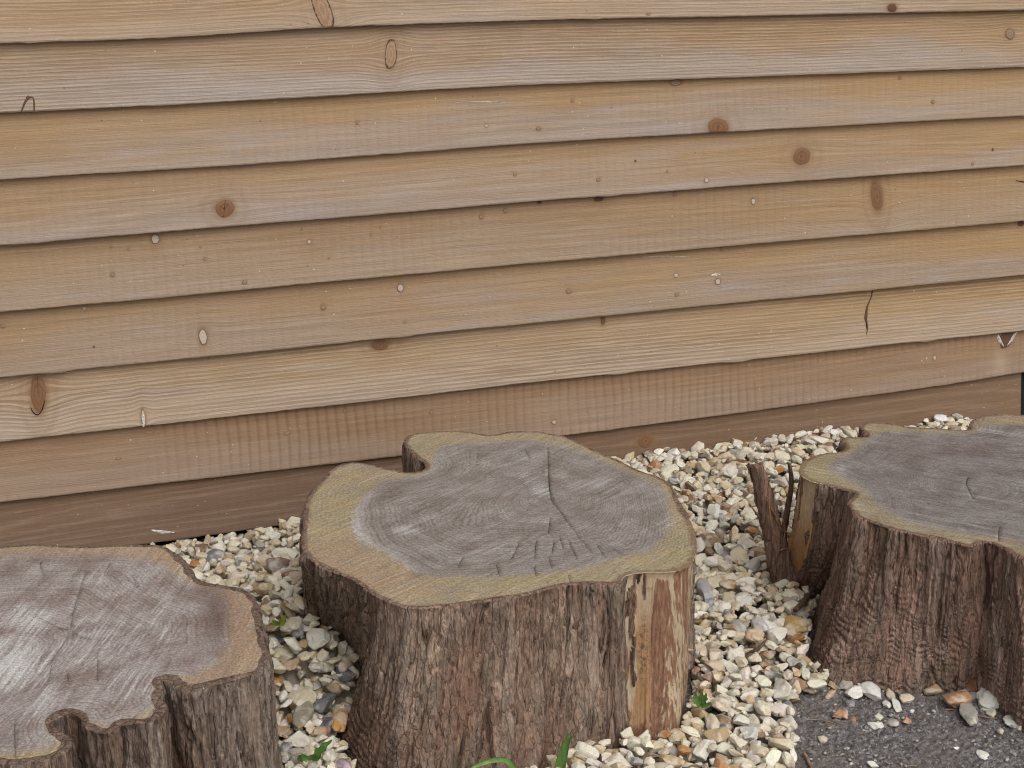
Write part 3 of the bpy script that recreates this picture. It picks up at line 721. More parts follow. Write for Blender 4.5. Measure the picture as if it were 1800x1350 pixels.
    disp = -0.0125 * fis * g1 - 0.0065 * fis * g2 - 0.0024 * g3 + 0.0092 * terr + 0.0012 * n2 + 0.0014 * n3 + 0.003 * gn(nx * 9, ny * 9, Z * 4 + seed, 48)
    disp += 0.0016 * gn(nx * 130, ny * 130, Z * 55 + seed, 49)
    wr = np.zeros_like(X)
    for (px, py, z0, rad, amp) in wrinkle:
        c = atz(px, py, z0); d2 = ((X - c[0]) ** 2 + (Y - c[1]) ** 2 + ((Z - c[2]) * 1.0) ** 2) / rad ** 2
        wr = np.maximum(wr, amp * np.exp(-d2))
    wz = Z * 105 + 3.0 * gn(nx * 16, ny * 16, Z * 6 + seed, 50) + 1.2 * gn(nx * 60, ny * 60, Z * 20, 51)
    disp = disp * (1 - 0.45 * wr) + wr * 0.0050 * (np.abs(np.sin(wz * math.pi)) - 0.5) * (0.4 + 1.2 * sstep(-.3, .3, gn(nx * 30, ny * 30, Z * 40 + seed, 53)))
    depth = (h - Z)
    jag = 0.15 * gn(nx * 85, ny * 85, Z * 11 + seed, 52) + 0.09 * gn(nx * 200, ny * 200, Z * 26, 54)
    bm = np.clip(np.broadcast_to(bmask0, X.shape) + np.where(bmask0 > 0, jag, -1), 0, 1)
    bsel = bm > 0.72
    bw = 0.0018 * gn(nx * 210, ny * 210, Z * 8, 55) + 0.0028 * gn(nx * 55, ny * 55, Z * 5, 56) - 0.0050
    disp = np.where(bsel, bw, disp + 0.001)
    topfade = 0.25 + 0.75 * sstep(0.0, 0.012, depth)
    disp *= topfade
    Pt = np.stack([X, Y, Z], -1) + N * disp[..., None]
    # --- rim rows
    def fz(x, y): return h + 0.0012 * gn(x * 22, y * 22, seed, 72) + 0.0022 * gn(x * 6, y * 6, seed, 73)
    zf = fz(O[:, 0] - nrm[:, 0] * tk, O[:, 1] - nrm[:, 1] * tk)
    zr = zf + 0.0012 * gn(O[:, 0] * 75, O[:, 1] * 75, seed, 60) + 0.0010 * gn(O[:, 0] * 240, O[:, 1] * 240, seed, 61)
    rims = []
    for f, dz in ((1.25, -0.0010), (0.97, -0.0001), (0.62, 0.0003), (0.3, -0.0002), (0.02, -0.0016)):
        q = O - nrm * (tk * f)[:, None]
        q = q + nrm * (0.0009 * gn(O[:, 0] * 160, O[:, 1] * 160, seed + f * 7, 62))[:, None] * (f < .8)
        rims.append(np.stack([q[:, 0], q[:, 1], np.where(bmask0 > 0, zf - 0.0012 * (f < .9) - 0.001 * (f > 1), zf + dz if f > .9 else zr + dz)], 1))
    nr = len(rims)
    P = np.concatenate([np.array(rims), Pt], 0); nv = P.shape[0]
    z_ = np.zeros((nr, NU))
    bselA = np.concatenate([np.broadcast_to(bmask0 > 0, (nr, NU)), bsel])
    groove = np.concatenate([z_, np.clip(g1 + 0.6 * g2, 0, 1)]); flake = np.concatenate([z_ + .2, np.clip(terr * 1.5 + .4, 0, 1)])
    red = np.concatenate([z_ + .5, np.clip(0.25 + 1.3 * gn(nx * 12, ny * 12, Z * 5 + seed, 63), 0, 1)])
    lc = np.zeros_like(X)
    for (px, py, z0, rx, rz) in lich:
        c = atz(px, py, z0); rr = np.sqrt(((X - c[0]) ** 2 + (Y - c[1]) ** 2) / rx ** 2 + ((Z - c[2]) / rz) ** 2); lc = np.maximum(lc, 1 - sstep(0.75, 1.05, rr + 0.25 * gn(X * 120, Y * 120, Z * 120, 64)))
    lichA = np.concatenate([z_, lc])
    F = grid_faces(NU, nv, True)
    fb = bselA.ravel()[F].mean(1) > 0.5
    Vf = P.reshape(-1, 3) - loc
    def sub(sel, name, mat, attrs):
        f = F[sel]; u, inv = np.unique(f, return_inverse=True)
        return mesh_obj(name, Vf[u], inv.reshape(f.shape), mat, root, True, {k: a.ravel()[u] for k, a in attrs.items()})
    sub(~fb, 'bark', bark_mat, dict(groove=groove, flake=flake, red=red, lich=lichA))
    if fb.any():
        uu = np.arange(NU); kk = np.where(bmask0 > 0, bmask0, 0)
        half = np.zeros(NU)
        for (a, b) in bare:
            q0, q1 = [(s_of(e_)) for e_ in bands]; u_ = O @ CR[:2]; half = np.where(bmask0 > 0, np.clip((u_ - u_[q0]) / (u_[q1] - u_[q0]), 0, 1), half)
        H2 = np.broadcast_to(half, P.shape[:2]); Z2 = P[..., 2]
        jh = 0.06 * gn(P[..., 0] * 60, P[..., 1] * 60, Z2 * 9, 57) + 0.07 * gn(P[..., 0] * 20, P[..., 1] * 20, Z2 * 11, 58); hh = H2 + jh
        def band(a_, b_): return sstep(a_ - .02, a_ + .02, hh) * (1 - sstep(b_ - .02, b_ + .02, hh))
        redA = np.clip(0.12 + .75 * band(-.1, .05) * sstep(.25, .17, Z2) + .60 * band(.42, .60) * sstep(h, h - .02, Z2) + .42 * band(.60, 1.2) + .6 * sstep(.07, .0, Z2) * band(.10, .40), 0, 1)
        orange = band(.20, .42) * (sstep(.20, .14, Z2) * .9 + .25)
        mould = np.exp(-((H2 - .30) / .09) ** 2) * (np.exp(-((Z2 - .13) / .05) ** 2) * .9 + .5 * np.exp(-((Z2 - .225) / .008) ** 2))
        if lobe: redA = np.clip(.12 + .6 * band(.80, 1.2) + .4 * band(-.2, .08), 0, 1); orange = .05 + .95 * sstep(.22, .09, Z2); mould = Z2 * 0
        sub(fb, 'bare_wood', bare_mat, dict(red=redA, mould=mould, orange=orange, shade_lift=np.full(Z2.shape, 1.0 if lobe else 0.0)))
    # --- cut face
    inner = O - nrm * tk[:, None]
    inner = inner[::3]
    g = 0.0075
    xs = np.arange(inner[:, 0].min(), inner[:, 0].max(), g); ys = np.arange(inner[:, 1].min(), inner[:, 1].max(), g)
    A, B = np.meshgrid(xs, ys); A = A + RNG.uniform(-.3, .3, A.shape) * g; B = B + RNG.uniform(-.3, .3, B.shape) * g
    ins = in_poly(A, B, inner); Q = np.stack([A[ins], B[ins]], 1)
    Q = Q[seg_dist(Q, inner) > 0.004]
    cv, ce, dep = [], [], []
    for cp, w, dp in cracks:
        line = spline([atz(x, y, h)[:2] for x, y in cp], max(8, int(np.linalg.norm(atz(*cp[0], h) - atz(*cp[-1], h)) / 0.004)), closed=False)
        n = len(line); tt = np.gradient(line, axis=0); tt /= np.linalg.norm(tt, axis=1)[:, None]; nn = np.stack([-tt[:, 1], tt[:, 0]], 1)
        line = line + nn * (0.0009 * gn(np.arange(n) * .45, cp[0][0] * .3, seed, 70))[:, None]
        ww = w * np.interp(np.linspace(0, 1, n), [0, .15, .5, .85, 1], [.15, .7, 1, .6, .1])[:, None] * (1 + 0.5 * gn(np.arange(n) * .8, cp[0][0], seed, 71))[:, None]
        Q = Q[seg_dist(Q, line, False) > 0.0035]
        w = w * (.6 if w > .002 else .42)
        for arr, dpt in ((line + nn * ww / 2, 0), (line, dp), (line - nn * ww / 2, 0)):
            k0 = len(cv); cv += list(arr); dep += [dpt] * n; ce += [(k0 + i, k0 + i + 1) for i in range(n - 1)]
    ni = len(inner)
    pts = [Vector(q) for q in inner] + [Vector(q) for q in cv] + [Vector(q) for q in Q]
    edges = [(a + ni, b + ni) for a, b in ce]
    res = delaunay_2d_cdt(pts, edges, [list(range(ni))], 1, 1e-6)
    V2 = np.array([[v.x, v.y] for v in res[0]]); tris = [f for f in res[2]]
    zz = np.zeros(len(V2))
    depA = np.array([0.0] * ni + dep + [0.0] * len(Q))
    for i, org in enumerate(res[3]):
        if org: zz[i] = -max(depA[o] for o in org)
    ed = seg_dist(V2, O[::4])
    pz = atz(*pith, h)[:2]; dp_ = np.hypot(*(V2 - pz).T)
    face_z = fz(V2[:, 0], V2[:, 1])
    hp = spline([atz(x, y, h)[:2] for x, y in heart], 260)
    sd_ = seg_dist(V2, hp); sd_ = np.where(in_poly(V2[:, 0], V2[:, 1], hp), sd_, -sd_)
    ring = 0.26 * dp_ / (dp_ + ed * 0.9 + 1e-6)
    att = dict(sdh=sd_, edge=np.maximum(ed - 0.006, 0), ring=ring, warm=gauss_px(V2, warm, h), green=gauss_px(V2, green, h),
               pale=gauss_px(V2, pale, h), dark=gauss_px(V2, dark, h), seamk=gauss_px(V2, seam, h),
               pdir=np.stack([(V2[:, 0] - pz[0]) / (dp_ + 1e-4), (V2[:, 1] - pz[1]) / (dp_ + 1e-4), dp_], 1))
    V3 = np.stack([V2[:, 0], V2[:, 1], face_z + zz], 1)
    tris = [f if np.cross(V2[f[1]] - V2[f[0]], V2[f[2]] - V2[f[0]]) > 0 else f[::-1] for f in tris]
    mesh_obj('cut_face', V3 - loc, tris, cut_mat, root, True, att)
    return root, loc

HT = 0.25
def cropA(k, ox, oy, pts): return [(ox + x / k, oy + y / k) for x, y in pts]
mid_out = cropA(2.368, 500, 700, [(70,590),(75,530),(80,470),(100,400),(155,340),(190,300),(240,272),(300,265),(360,275),(430,292),(500,303),(552,304),(584,291),
    (580,270),(545,245),(515,215),(497,190),(503,165),(535,148),(600,140),(700,132),(770,137),(860,148),(950,135),(1050,137),(1130,150),(1190,165),(1250,195),(1320,225),
    (1400,260),(1480,300),(1560,330),(1610,362),(1640,420),(1665,470),(1700,530),(1716,600),(1712,650),(1690,690),(1640,715),(1560,724),(1480,726),(1415,742),(1395,772),
    (1300,772),(1220,775),(1130,788),(1050,808),(980,828),(880,840),(780,855),(650,872),(560,876),(480,866),(420,844),(370,818),(320,782),(260,747),(190,717),(120,684),(82,640)])
mid_heart = cropA(2.368, 500, 700, [(375,370),(300,465),(297,550),(340,600),(420,640),(500,695),(600,738),(800,745),(1000,735),(1200,712),(1400,668),(1520,632),(1590,560),(1602,470),
    (1572,390),(1480,330),(1350,272),(1200,212),(1000,175),(820,188),(690,196),(632,225),(608,290),(560,322),(450,336)])
mid_cr = [(cropA(2.368, 500, 700, c), w, d) for c, w, d in (
    ([(1098,300),(1112,415),(1150,475),(1212,560)], .0030, .014), ([(1212,560),(1245,600),(1280,645)], .0012, .008),
    ([(1105,500),(1098,560)], .0012, .006), ([(1048,590),(1040,665)], .0015, .008), ([(1120,600),(1112,645)], .0012, .006),
    ([(1185,600),(1215,665)], .0014, .008), ([(975,605),(940,670)], .0013, .007), ([(1300,610),(1330,660)], .0010, .006),
    ([(1100,665),(1112,705)], .0012, .006), ([(1365,625),(1410,655)], .0010, .006), ([(1095,210),(1098,300)], .0009, .006),
    ([(1000,215),(1018,250)], .0009, .006), ([(1145,580),(1160,625)], .0011, .006), ([(742,660),(720,700)], .0009, .005),
    ([(880,690),(895,740)], .0010, .005), ([(1040,700),(1045,745)], .0010, .005), ([(1180,740),(1190,770)], .0009, .005))]
cutM = cut_material('cut_wood_middle', -0.50, (0.215, 0.184, 0.163), (0.285, 0.258, 0.240), (0.335, 0.258, 0.160), (0.295, 0.245, 0.172))
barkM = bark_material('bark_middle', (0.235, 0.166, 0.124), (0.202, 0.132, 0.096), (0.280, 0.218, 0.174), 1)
stump('middle tree stump with a deep notch at the back and a pale bark-stripped side', mid_out, HT, cropA(2.368, 500, 700, [(1112, 418)])[0], mid_heart,
      [((1222, 975), (1197, 1290, 0.0)), ((1165, 1005), (1150, 1312, 0.0)), ((1089, 1026), (1093, 1318, 0.0)), ((1020, 1035), (1012, 1340, 0.0)), ((950, 1045), (938, 1378, 0.0)), ((830, 1060), (800, 1412, 0.0)),
       ((740, 1068), (690, 1412, 0.0)), ((700, 1062), (628, 1362, 0.0)), ((680, 1056), (598, 1305, 0.0)), ((660, 1045), (612, 1258, 0.015)), ((640, 1035), (640, 1205, 0.035)),
       ((610, 1012), (628, 1150, 0.065)), ((575, 997), (596, 1108, 0.09)), ((545, 985), (562, 1090, 0.105)), ((532, 962), (546, 1075, 0.11)), ((529, 930), 0.0), ((560, 840), .01),
       ((710, 829), .01), ((745, 823), .0), ((712, 785), .01), ((820, 757), .02), ((1000, 768), .02), ((1150, 838), .02), ((1205, 900), .015)],
      cutM, barkM, 1, bare=[((1088, 1020), (1212, 915))], bands=((1092, 1018), (1222, 955)), cracks=mid_cr,
      warm=[(600, 990, 90, 50, .95), (680, 1020, 90, 30, .7)], green=[(1190, 975, 50, 50, .8), (590, 900, 50, 50, .5), (960, 1018, 160, 16, .6), (760, 775, 50, 20, .3)], seam=[(635, 940, 40, 50, 1.0), (690, 1000, 60, 30, .7), (640, 880, 30, 20, .5)],
      pale=[(925, 838, 26, 14, .9), (950, 860, 24, 16, .95), (712, 932, 38, 13, .9), (1060, 860, 100, 50, .6), (880, 955, 140, 36, .5), (800, 850, 80, 30, .3), (640, 935, 20, 30, .4)], dark=[(680, 860, 50, 20, .3), (1110, 830, 60, 20, .25), (735, 1010, 14, 6, .7)],
      wrinkle=[(640, 1290, 0.02, .09, .9), (720, 1345, 0.02, .10, .7)], fis=1.0)

right_out = cropA(3.0, 1200, 680, [(612,448),(628,405),(665,375),(710,358),(760,350),(822,345),(852,325),(850,300),(832,278),(862,263),(920,264),(972,258),(955,238),(932,212),(955,193),
    (1010,186),(1080,187),(1160,203),(1230,214),(1300,214),(1400,220),(1470,224),(1508,217),(1512,190),(1545,162),(1600,150),(1680,142),(1750,145),(1830,152),
    (2050,170),(2350,215),(2650,320),(2850,480),(2880,650),(2700,800),(2400,900),(2150,950),(1950,940),(1800,908),(1700,856),(1625,824),(1565,823),(1520,842),(1450,828),(1300,794),(1150,760),(1000,714),
    (915,680),(884,642),(868,606),(882,588),(906,566),(896,553),(840,540),(760,517),(690,497),(640,476)])
right_heart = cropA(3.0, 1200, 680, [(780,420),(850,370),(930,330),(1000,260),(1100,240),(1300,245),(1500,245),(1600,205),(1750,200),(2100,230),(2500,330),(2700,500),(2650,680),(2400,810),(2100,860),
    (1900,850),(1700,800),(1500,775),(1300,735),(1150,690),(1050,640),(1000,590),(940,530),(850,480)])
right_cr = [(cropA(3.0, 1200, 680, c), w, d) for c, w, d in (
    ([(1503,475),(1492,515)], .0018, .01), ([(1492,515),(1510,545),(1530,590)], .0022, .01), ([(1668,740),(1664,815)], .0010, .006), ([(1530,560),(1545,575)], .002, .008))]
cutR = cut_material('cut_wood_right', 0.80, (0.172, 0.148, 0.136), (0.235, 0.214, 0.205), (0.245, 0.192, 0.122), (0.29, 0.245, 0.168))
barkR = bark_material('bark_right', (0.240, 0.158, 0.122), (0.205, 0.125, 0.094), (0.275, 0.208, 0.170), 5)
rs, rloc = stump('right-hand tree stump cut off by the frame, with torn bark strips at its left lobe', right_out, HT, (1700, 860), right_heart,
      [((1405, 832), (1372, 1000, 0.015)), ((1420, 842), (1378, 1020, 0.01)), ((1440, 850), (1400, 1038, 0.01)), ((1480, 860), (1432, 1050, 0.01)), ((1501, 868), (1448, 1050, 0.01)), ((1490, 882), (1432, 1085, 0.0)),
       ((1500, 905), (1424, 1165, 0.0)), ((1535, 918), (1450, 1195, 0.0)), ((1583, 932), (1555, 1214, 0.0)), ((1650, 945), (1640, 1213, 0.0)), ((1705, 960), (1692, 1214, 0.0)),
       ((1722, 954), (1716, 1212, 0.0)), ((1742, 955), (1748, 1240, 0.0)), ((1800, 982), (1805, 1285, 0.0)), ((1900, 1000), .05), ((2150, 880), .04), ((2000, 750), .03), ((1700, 735), .02),
       ((1600, 752), .02), ((1530, 742), .02), ((1480, 782), 0.0), ((1440, 797), .02), ((1412, 812), .02)],
      cutR, barkR, 5, bare=[((1398, 806), (1449, 853))], bands=((1402, 828), (1444, 851)), lobe=True, cracks=right_cr, warm=[(1780, 735, 60, 12, .5)], green=[(1440, 835, 50, 40, .7), (1560, 748, 60, 14, .6), (1620, 930, 200, 14, .25)],
      pale=[(1760, 870, 90, 14, .5), (1600, 905, 60, 14, .55), (1480, 820, 14, 22, .7), (1500, 885, 30, 16, .6), (1700, 925, 90, 12, .4)], dark=[(1600, 790, 80, 24, .35), (1720, 790, 60, 20, .35)],
      lich=[(1613, 1080, 0.1135, .011, .022)], wrinkle=[(1470, 1190, 0.0, .16, 1.0), (1600, 1200, 0.0, .14, .8), (1790, 1270, 0, .14, .9), (1410, 1040, .03, .10, .8)], fis=0.75)

left_out = cropA(2.571, 0, 900, [(0,152),(150,142),(300,152),(450,150),(600,145),(720,148),(795,180),(850,228),(868,268),(915,308),(1000,325),(1085,342),(1142,374),(1172,420),(1186,470),(1182,510),
    (1194,560),(1212,620),(1208,675),(1170,722),(1085,752),(980,778),(905,796),(840,800),(800,782),(765,756),(735,762),(738,800),(720,830),(748,862),(756,890),(722,928),(650,953),(560,964),
    (520,990),(470,1000),(412,990),(372,966),(362,930),(322,914),(275,926),(247,947),(268,980),(322,1018),(328,1048),(300,1085),(220,1116),(100,1136),(0,1140),(-250,1110),
    (-520,1000),(-700,830),(-740,620),(-640,400),(-420,230),(-180,165)])
left_heart = cropA(2.571, 0, 900, [(0,195),(300,205),(500,205),(640,215),(730,240),(800,285),(880,340),(980,368),(1022,415),(1036,490),(1020,590),(975,665),(900,720),(800,748),(700,800),(690,880),
    (600,920),(480,965),(380,950),(300,900),(220,960),(250,1010),(220,1060),(100,1085),(0,1090),(-250,1060),(-500,930),(-640,800),(-660,620),(-560,420),(-380,280),(-180,215)])
left_cr = [(cropA(2.571, 0, 900, c), w, d) for c, w, d in (
    ([(388,270),(360,350),(330,450),(318,535)], .0010, .006), ([(318,535),(280,600),(222,690)], .0016, .009), ([(318,535),(360,560),(405,575)], .0008, .005), ([(170,470),(240,510),(318,535)], .0009, .005),
    ([(180,230),(195,290)], .0010, .006), ([(235,690),(215,760)], .0009, .005), ([(65,960),(70,1110)], .0011, .007), ([(300,720),(312,780)], .0010, .006), ([(440,660),(438,770)], .0008, .005),
    ([(495,230),(470,280)], .0009, .005), ([(600,290),(620,340)], .0008, .005))]
cutL = cut_material('cut_wood_left', -1.12, (0.245, 0.195, 0.178), (0.355, 0.318, 0.302), (0.345, 0.25, 0.165), (0.315, 0.25, 0.185), 95, (0.52, 0.505, 0.495))
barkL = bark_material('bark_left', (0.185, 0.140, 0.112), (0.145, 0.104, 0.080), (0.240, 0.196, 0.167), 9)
stump('left-hand tree stump cut off by the frame, with a chalky bleached top and notched front', left_out, HT, (12, 1150), left_heart,
      [((470, 1150), .015), ((300, 1200), .0), ((380, 1208), .01), ((288, 1210), -.01), ((200, 1275), .015), ((100, 1268), -.005), ((40, 1340), .015), ((-280, 1150), .03), ((0, 958), .01), ((270, 958), .0), ((345, 1005), .0), ((440, 1035), .01)],
      cutL, barkL, 9, bark_t=1.55, cracks=left_cr, warm=[(430, 1090, 60, 70, .95), (360, 1180, 60, 22, .8), (300, 975, 70, 18, .5), (210, 1268, 16, 6, .9), (80, 968, 120, 8, .4)],
      green=[(60, 1330, 90, 22, .9), (10, 965, 30, 8, .7)],
      pale=[(60, 1090, 60, 44, .95), (20, 1165, 100, 70, 1.15), (90, 1240, 60, 70, .8), (230, 1200, 90, 60, .65), (285, 1090, 30, 110, .75), (330, 1000, 34, 46, .75), (160, 1010, 80, 40, .55), (190, 1120, 140, 100, .62), (340, 1080, 16, 60, .4)],
      dark=[(380, 1078, 30, 66, 1.0), (362, 1040, 24, 24, .8), (355, 1130, 24, 30, .5), (120, 985, 120, 10, .45), (20, 1000, 16, 30, .5)], fis=1.35)

# torn bark strips standing at the lobe of the right stump
def torn_strip(pts, depth0, depth1, widths, th, name, seed, label=None):
    """pts: px along the strip from the bottom; its plane stands on the ground at depth0 (world y)"""
    n = 44; ys = np.linspace(depth0, depth1, len(pts))
    C = spline([aty(x, y, Y) for (x, y), Y in zip(pts, ys)], n, closed=False)
    w = np.interp(np.linspace(0, 1, n), np.linspace(0, 1, len(widths)), widths)
    V = []; m = 14
    for k in range(n):
        prof = []
        for j in range(m):
            a = 2 * math.pi * j / m; ca, sa = math.cos(a), math.sin(a)
            u = np.sign(ca) * abs(ca) ** .7; v = np.sign(sa) * abs(sa) ** .7
            jag = 1 + 0.25 * gn(C[k, 2] * 26, u * 3 + 5, seed, 80) + 0.15 * gn(C[k, 2] * 90, u * 6 + v, seed, 81)
            curl = 0.35 * th * (u * u) * 2.0
            p_ = C[k] + CR * (u * w[k] / 2 * jag) + FH * (v * th / 2 * (1 + .5 * gn(C[k, 2] * 40, u * 7, seed, 82)) + curl)
            V.append(p_ + np.array([0, 0, 0.010 * gn(u * 3, seed, k * .02, 83) * (k == n - 1)]))
    V = np.array(V); F = grid_faces(m, n, True).tolist()
    F.append(list(range(m))[::-1]); F.append([(n - 1) * m + j for j in range(m)])
    k = np.zeros(len(V))
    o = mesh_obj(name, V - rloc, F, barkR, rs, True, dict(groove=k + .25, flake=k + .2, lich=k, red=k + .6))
    if label: o['label'] = label
    return o
yb = float(atz(1380, 1038, 0.0)[1])
torn_strip([(1392, 1050), (1375, 1000), (1358, 935), (1345, 880), (1338, 845), (1326, 818)], yb - .02, yb - .005, (.050, .047, .041, .036, .034, .027), .009, 'bark_strip', 3.3, 'broad torn bark strip standing away from the stump')
torn_strip([(1382, 985), (1378, 945), (1386, 890), (1392, 850), (1388, 815)], yb + .02, yb + .03, (.016, .013, .011, .009, .006), .005, 'bark_strip', 7.1, 'narrow dark bark sliver beside the pale wood')
M = Mat('bast_fibre'); p = M.obj()
fibreM = M.done(M.ramp(M.noise(p, 90, 3), [(.35, (0.16, 0.075, 0.035)), (.65, (0.33, 0.18, 0.08))]), 0.8)
def tube(name, pts, r, mat, parent=None, loc=np.zeros(3), n=14, taper=True):
    C = spline(pts, n, closed=False); t = np.gradient(C, axis=0); t /= np.linalg.norm(t, axis=1)[:, None] + 1e-9
    a = np.cross(t, [0.3, 0.2, 0.93]); a /= np.linalg.norm(a, axis=1)[:, None] + 1e-9; b = np.cross(t, a)
    m = 6; V = []
    for k in range(n):
        rr = r * (1 - 0.75 * abs(k / (n - 1) - .35) ** 1.3 if taper else 1)
        V += [C[k] + rr * (math.cos(2 * math.pi * j / m) * a[k] + math.sin(2 * math.pi * j / m) * b[k]) for j in range(m)]
    F = grid_faces(m, n, True).tolist() + [list(range(m))[::-1], [(n - 1) * m + j for j in range(m)]]
    return mesh_obj(name, np.array(V) - loc, F, mat, parent, True)
for k, (pl, r) in enumerate([([(1388, 925), (1400, 935), (1410, 948), (1408, 962)], .0014), ([(1376, 930), (1390, 940), (1404, 942)], .0010), ([(1370, 968), (1382, 964), (1396, 967)], .0011),
                             ([(1348, 878), (1362, 905), (1374, 935)], .0016), ([(1352, 890), (1358, 930), (1368, 955)], .0013), ([(1345, 870), (1352, 878), (1349, 892)], .0007),
                             ([(1318, 885), (1326, 898), (1335, 908)], .0012), ([(1374, 905), (1380, 930), (1376, 955)], .0008), ([(1384, 950), (1392, 958), (1386, 972)], .0009)]):
    tube('bast_fibre', [aty(x, y, yb - .028 + .002 * (k % 4)) for x, y in pl], r, fibreM, rs, rloc)

# ------------------------------------------------------------------ stones
def ico(sub):
    bm = bmesh.new(); bmesh.ops.create_icosphere(bm, subdivisions=sub, radius=1.0)
    V = np.array([v.co[:] for v in bm.verts]); F = np.array([[v.index for v in f.verts] for f in bm.faces]); bm.free(); return V, F
ICO_V, ICO_F = ico(4)      # 642 vertices
def stone_shape(k):
    r = np.random.default_rng(500 + k); v = ICO_V
    rad = 1 + 0.30 * gn(v[:, 0] * 1.1, v[:, 1] * 1.1, v[:, 2] * 1.1 + k * 3.7, 90) + 0.14 * gn(v[:, 0] * 2.6, v[:, 1] * 2.6, v[:, 2] * 2.6 + k * 3.7, 91)
    P = v * rad[:, None]
    ang = k % 5 != 0
    for _ in range(r.integers(7, 12) if ang else r.integers(1, 4)):
        n = r.normal(size=3); n /= np.linalg.norm(n); d = r.uniform(.36, .78) if ang else r.uniform(.65, .9)
        e = P @ n - d; bend = 0.10 * gn(P[:, 0] * 1.2, P[:, 1] * 1.2, P[:, 2] * 1.2 + k, 92)
        e = e + bend
        P = P - np.where(e > 0, e * .95, 0)[:, None] * n
    P = P + v * (0.035 * gn(v[:, 0] * 6, v[:, 1] * 6, v[:, 2] * 6 + k, 93) + 0.018 * gn(v[:, 0] * 13, v[:, 1] * 13, v[:, 2] * 13 + k, 94))[:, None]
    P = P * [1, r.uniform(.62, .92), r.uniform(.38, .68)]
    P -= (P.max(0) + P.min(0)) / 2; P /= P[:, 0].max()
    return P
SHAPES = [stone_shape(k) for k in range(60)]
PAL = np.array([0.93, 0.90, 0.84]) * np.array([(0.66, 0.625, 0.55), (0.70, 0.675, 0.62), (0.58, 0.50, 0.38), (0.61, 0.555, 0.455), (0.40, 0.30, 0.19), (0.36, 0.355, 0.35), (0.15, 0.15, 0.165), (0.40, 0.20, 0.075), (0.22, 0.15, 0.10), (0.46, 0.34, 0.21), (0.33, 0.20, 0.13)])
PALW = np.array([.25, .17, .20, .16, .065, .04, .018, .033, .022, .05, .015]); PALW /= PALW.sum()
M = Mat('flint'); p = M.obj(); tint = M.attr('tint', 'Color'); sid = M.attr('sid')
q = M.vmath('ADD', p, M.xyz(M.math('MULTIPLY', sid, 3.1), M.math('MULTIPLY', sid, 1.3), sid))
na = M.noise(q, 42, 4, .6, .4); nb = M.noise(q, 120, 4, .65); ncl = M.noise(q, 26, 2); nd = M.noise(q, 420, 3, .7)
col = M.mix(M.mr(na, .46, .60, 0, .85), tint, M.mix(.62, tint, (0.60, 0.56, 0.48)))
col = M.mix(M.mr(ncl, .56, .68, 0, .60), col, M.mix(.5, tint, (0.40, 0.24, 0.10)))
col = M.mix(M.mr(nb, .62, .72, 0, .42), col, M.mix(.35, (0.16, 0.14, 0.125), tint))
col = M.mix(M.mr(M.noise(q, 15, 3, .6), .61, .69, 0, .38), col, (0.30, 0.29, 0.285))
col = M.mix(1.0, col, M.ramp(nd, [(.3, .82), (.5, 1.0), (.7, 1.12)]), 'MULTIPLY')
flint = M.done(col, M.mr(na, .3, .7, .42, .75), M.math('ADD', M.math('MULTIPLY', nb, 1.0), M.math('MULTIPLY', nd, .5)), 0.0012, 0.35, 0.8)

# height field of the gravel bed, cells of 2 mm
HX0, HY0, CELL = -0.35, -1.36, 0.002
HNX, HNY = int((2.45 - HX0) / CELL), int((0.0 - HY0) / CELL)
cx = HX0 + (np.arange(HNX) + .5) * CELL; cy = HY0 + (np.arange(HNY) + .5) * CELL
CX, CY = np.meshgrid(cx, cy)
edge_px = [(1475, 1160), (1462, 1192), (1436, 1214), (1404, 1222), (1396, 1240), (1384, 1262), (1394, 1282), (1388, 1305), (1396, 1330), (1384, 1352), (1388, 1400)]
EDGE = [tuple(atz(x, y, 0)[:2]) for x, y in edge_px]
BED = [(2.5, -0.62), (1.55, -0.75)] + EDGE + [(1.0, -1.30), (-0.3, -1.30), (-0.3, 0.05), (2.5, 0.05)]
BED = np.array(BED)
allowed = in_poly(CX, CY, BED)
blocked = CY > -0.012
for Bp in BASES: blocked |= in_poly(CX, CY, Bp)
def bed_h(x, y):
    z = 0.010 + 0.036 * sstep(-0.62, -0.03, y) * sstep(0.75, 1.25, x)
    z = z + 0.098 * sstep(-0.775, -0.595, y) * sstep(-0.16, -0.52, y) * np.exp(-((x - 0.47) / .15) ** 2) 
    z = z - 0.018 * sstep(1.74, 1.86, x) - 0.03 * sstep(2.08, 2.16, x) + 0.012 * np.exp(-((x - 2.02) / .05) ** 2)
    z = z - 0.011 * sstep(.62, .42, x) * sstep(-.24, -.03, y)
    return z + 0.004 * gn(x * 11, y * 11, .5, 95)
TARGET = bed_h(CX, CY)
H = np.where(allowed, TARGET - 0.022, 0.0); H = np.maximum(H, -0.012)
free = allowed & ~blocked
fi = np.flatnonzero(free.ravel())
def rotm(yaw, tx, ty):
    cz, sz, ca, sa, cb, sb = math.cos(yaw), math.sin(yaw), math.cos(tx), math.sin(tx), math.cos(ty), math.sin(ty)
    return np.array([[cz, -sz, 0], [sz, cz, 0], [0, 0, 1]]) @ np.array([[1, 0, 0], [0, ca, -sa], [0, sa, ca]]) @ np.array([[cb, 0, sb], [0, 1, 0], [-sb, 0, cb]])
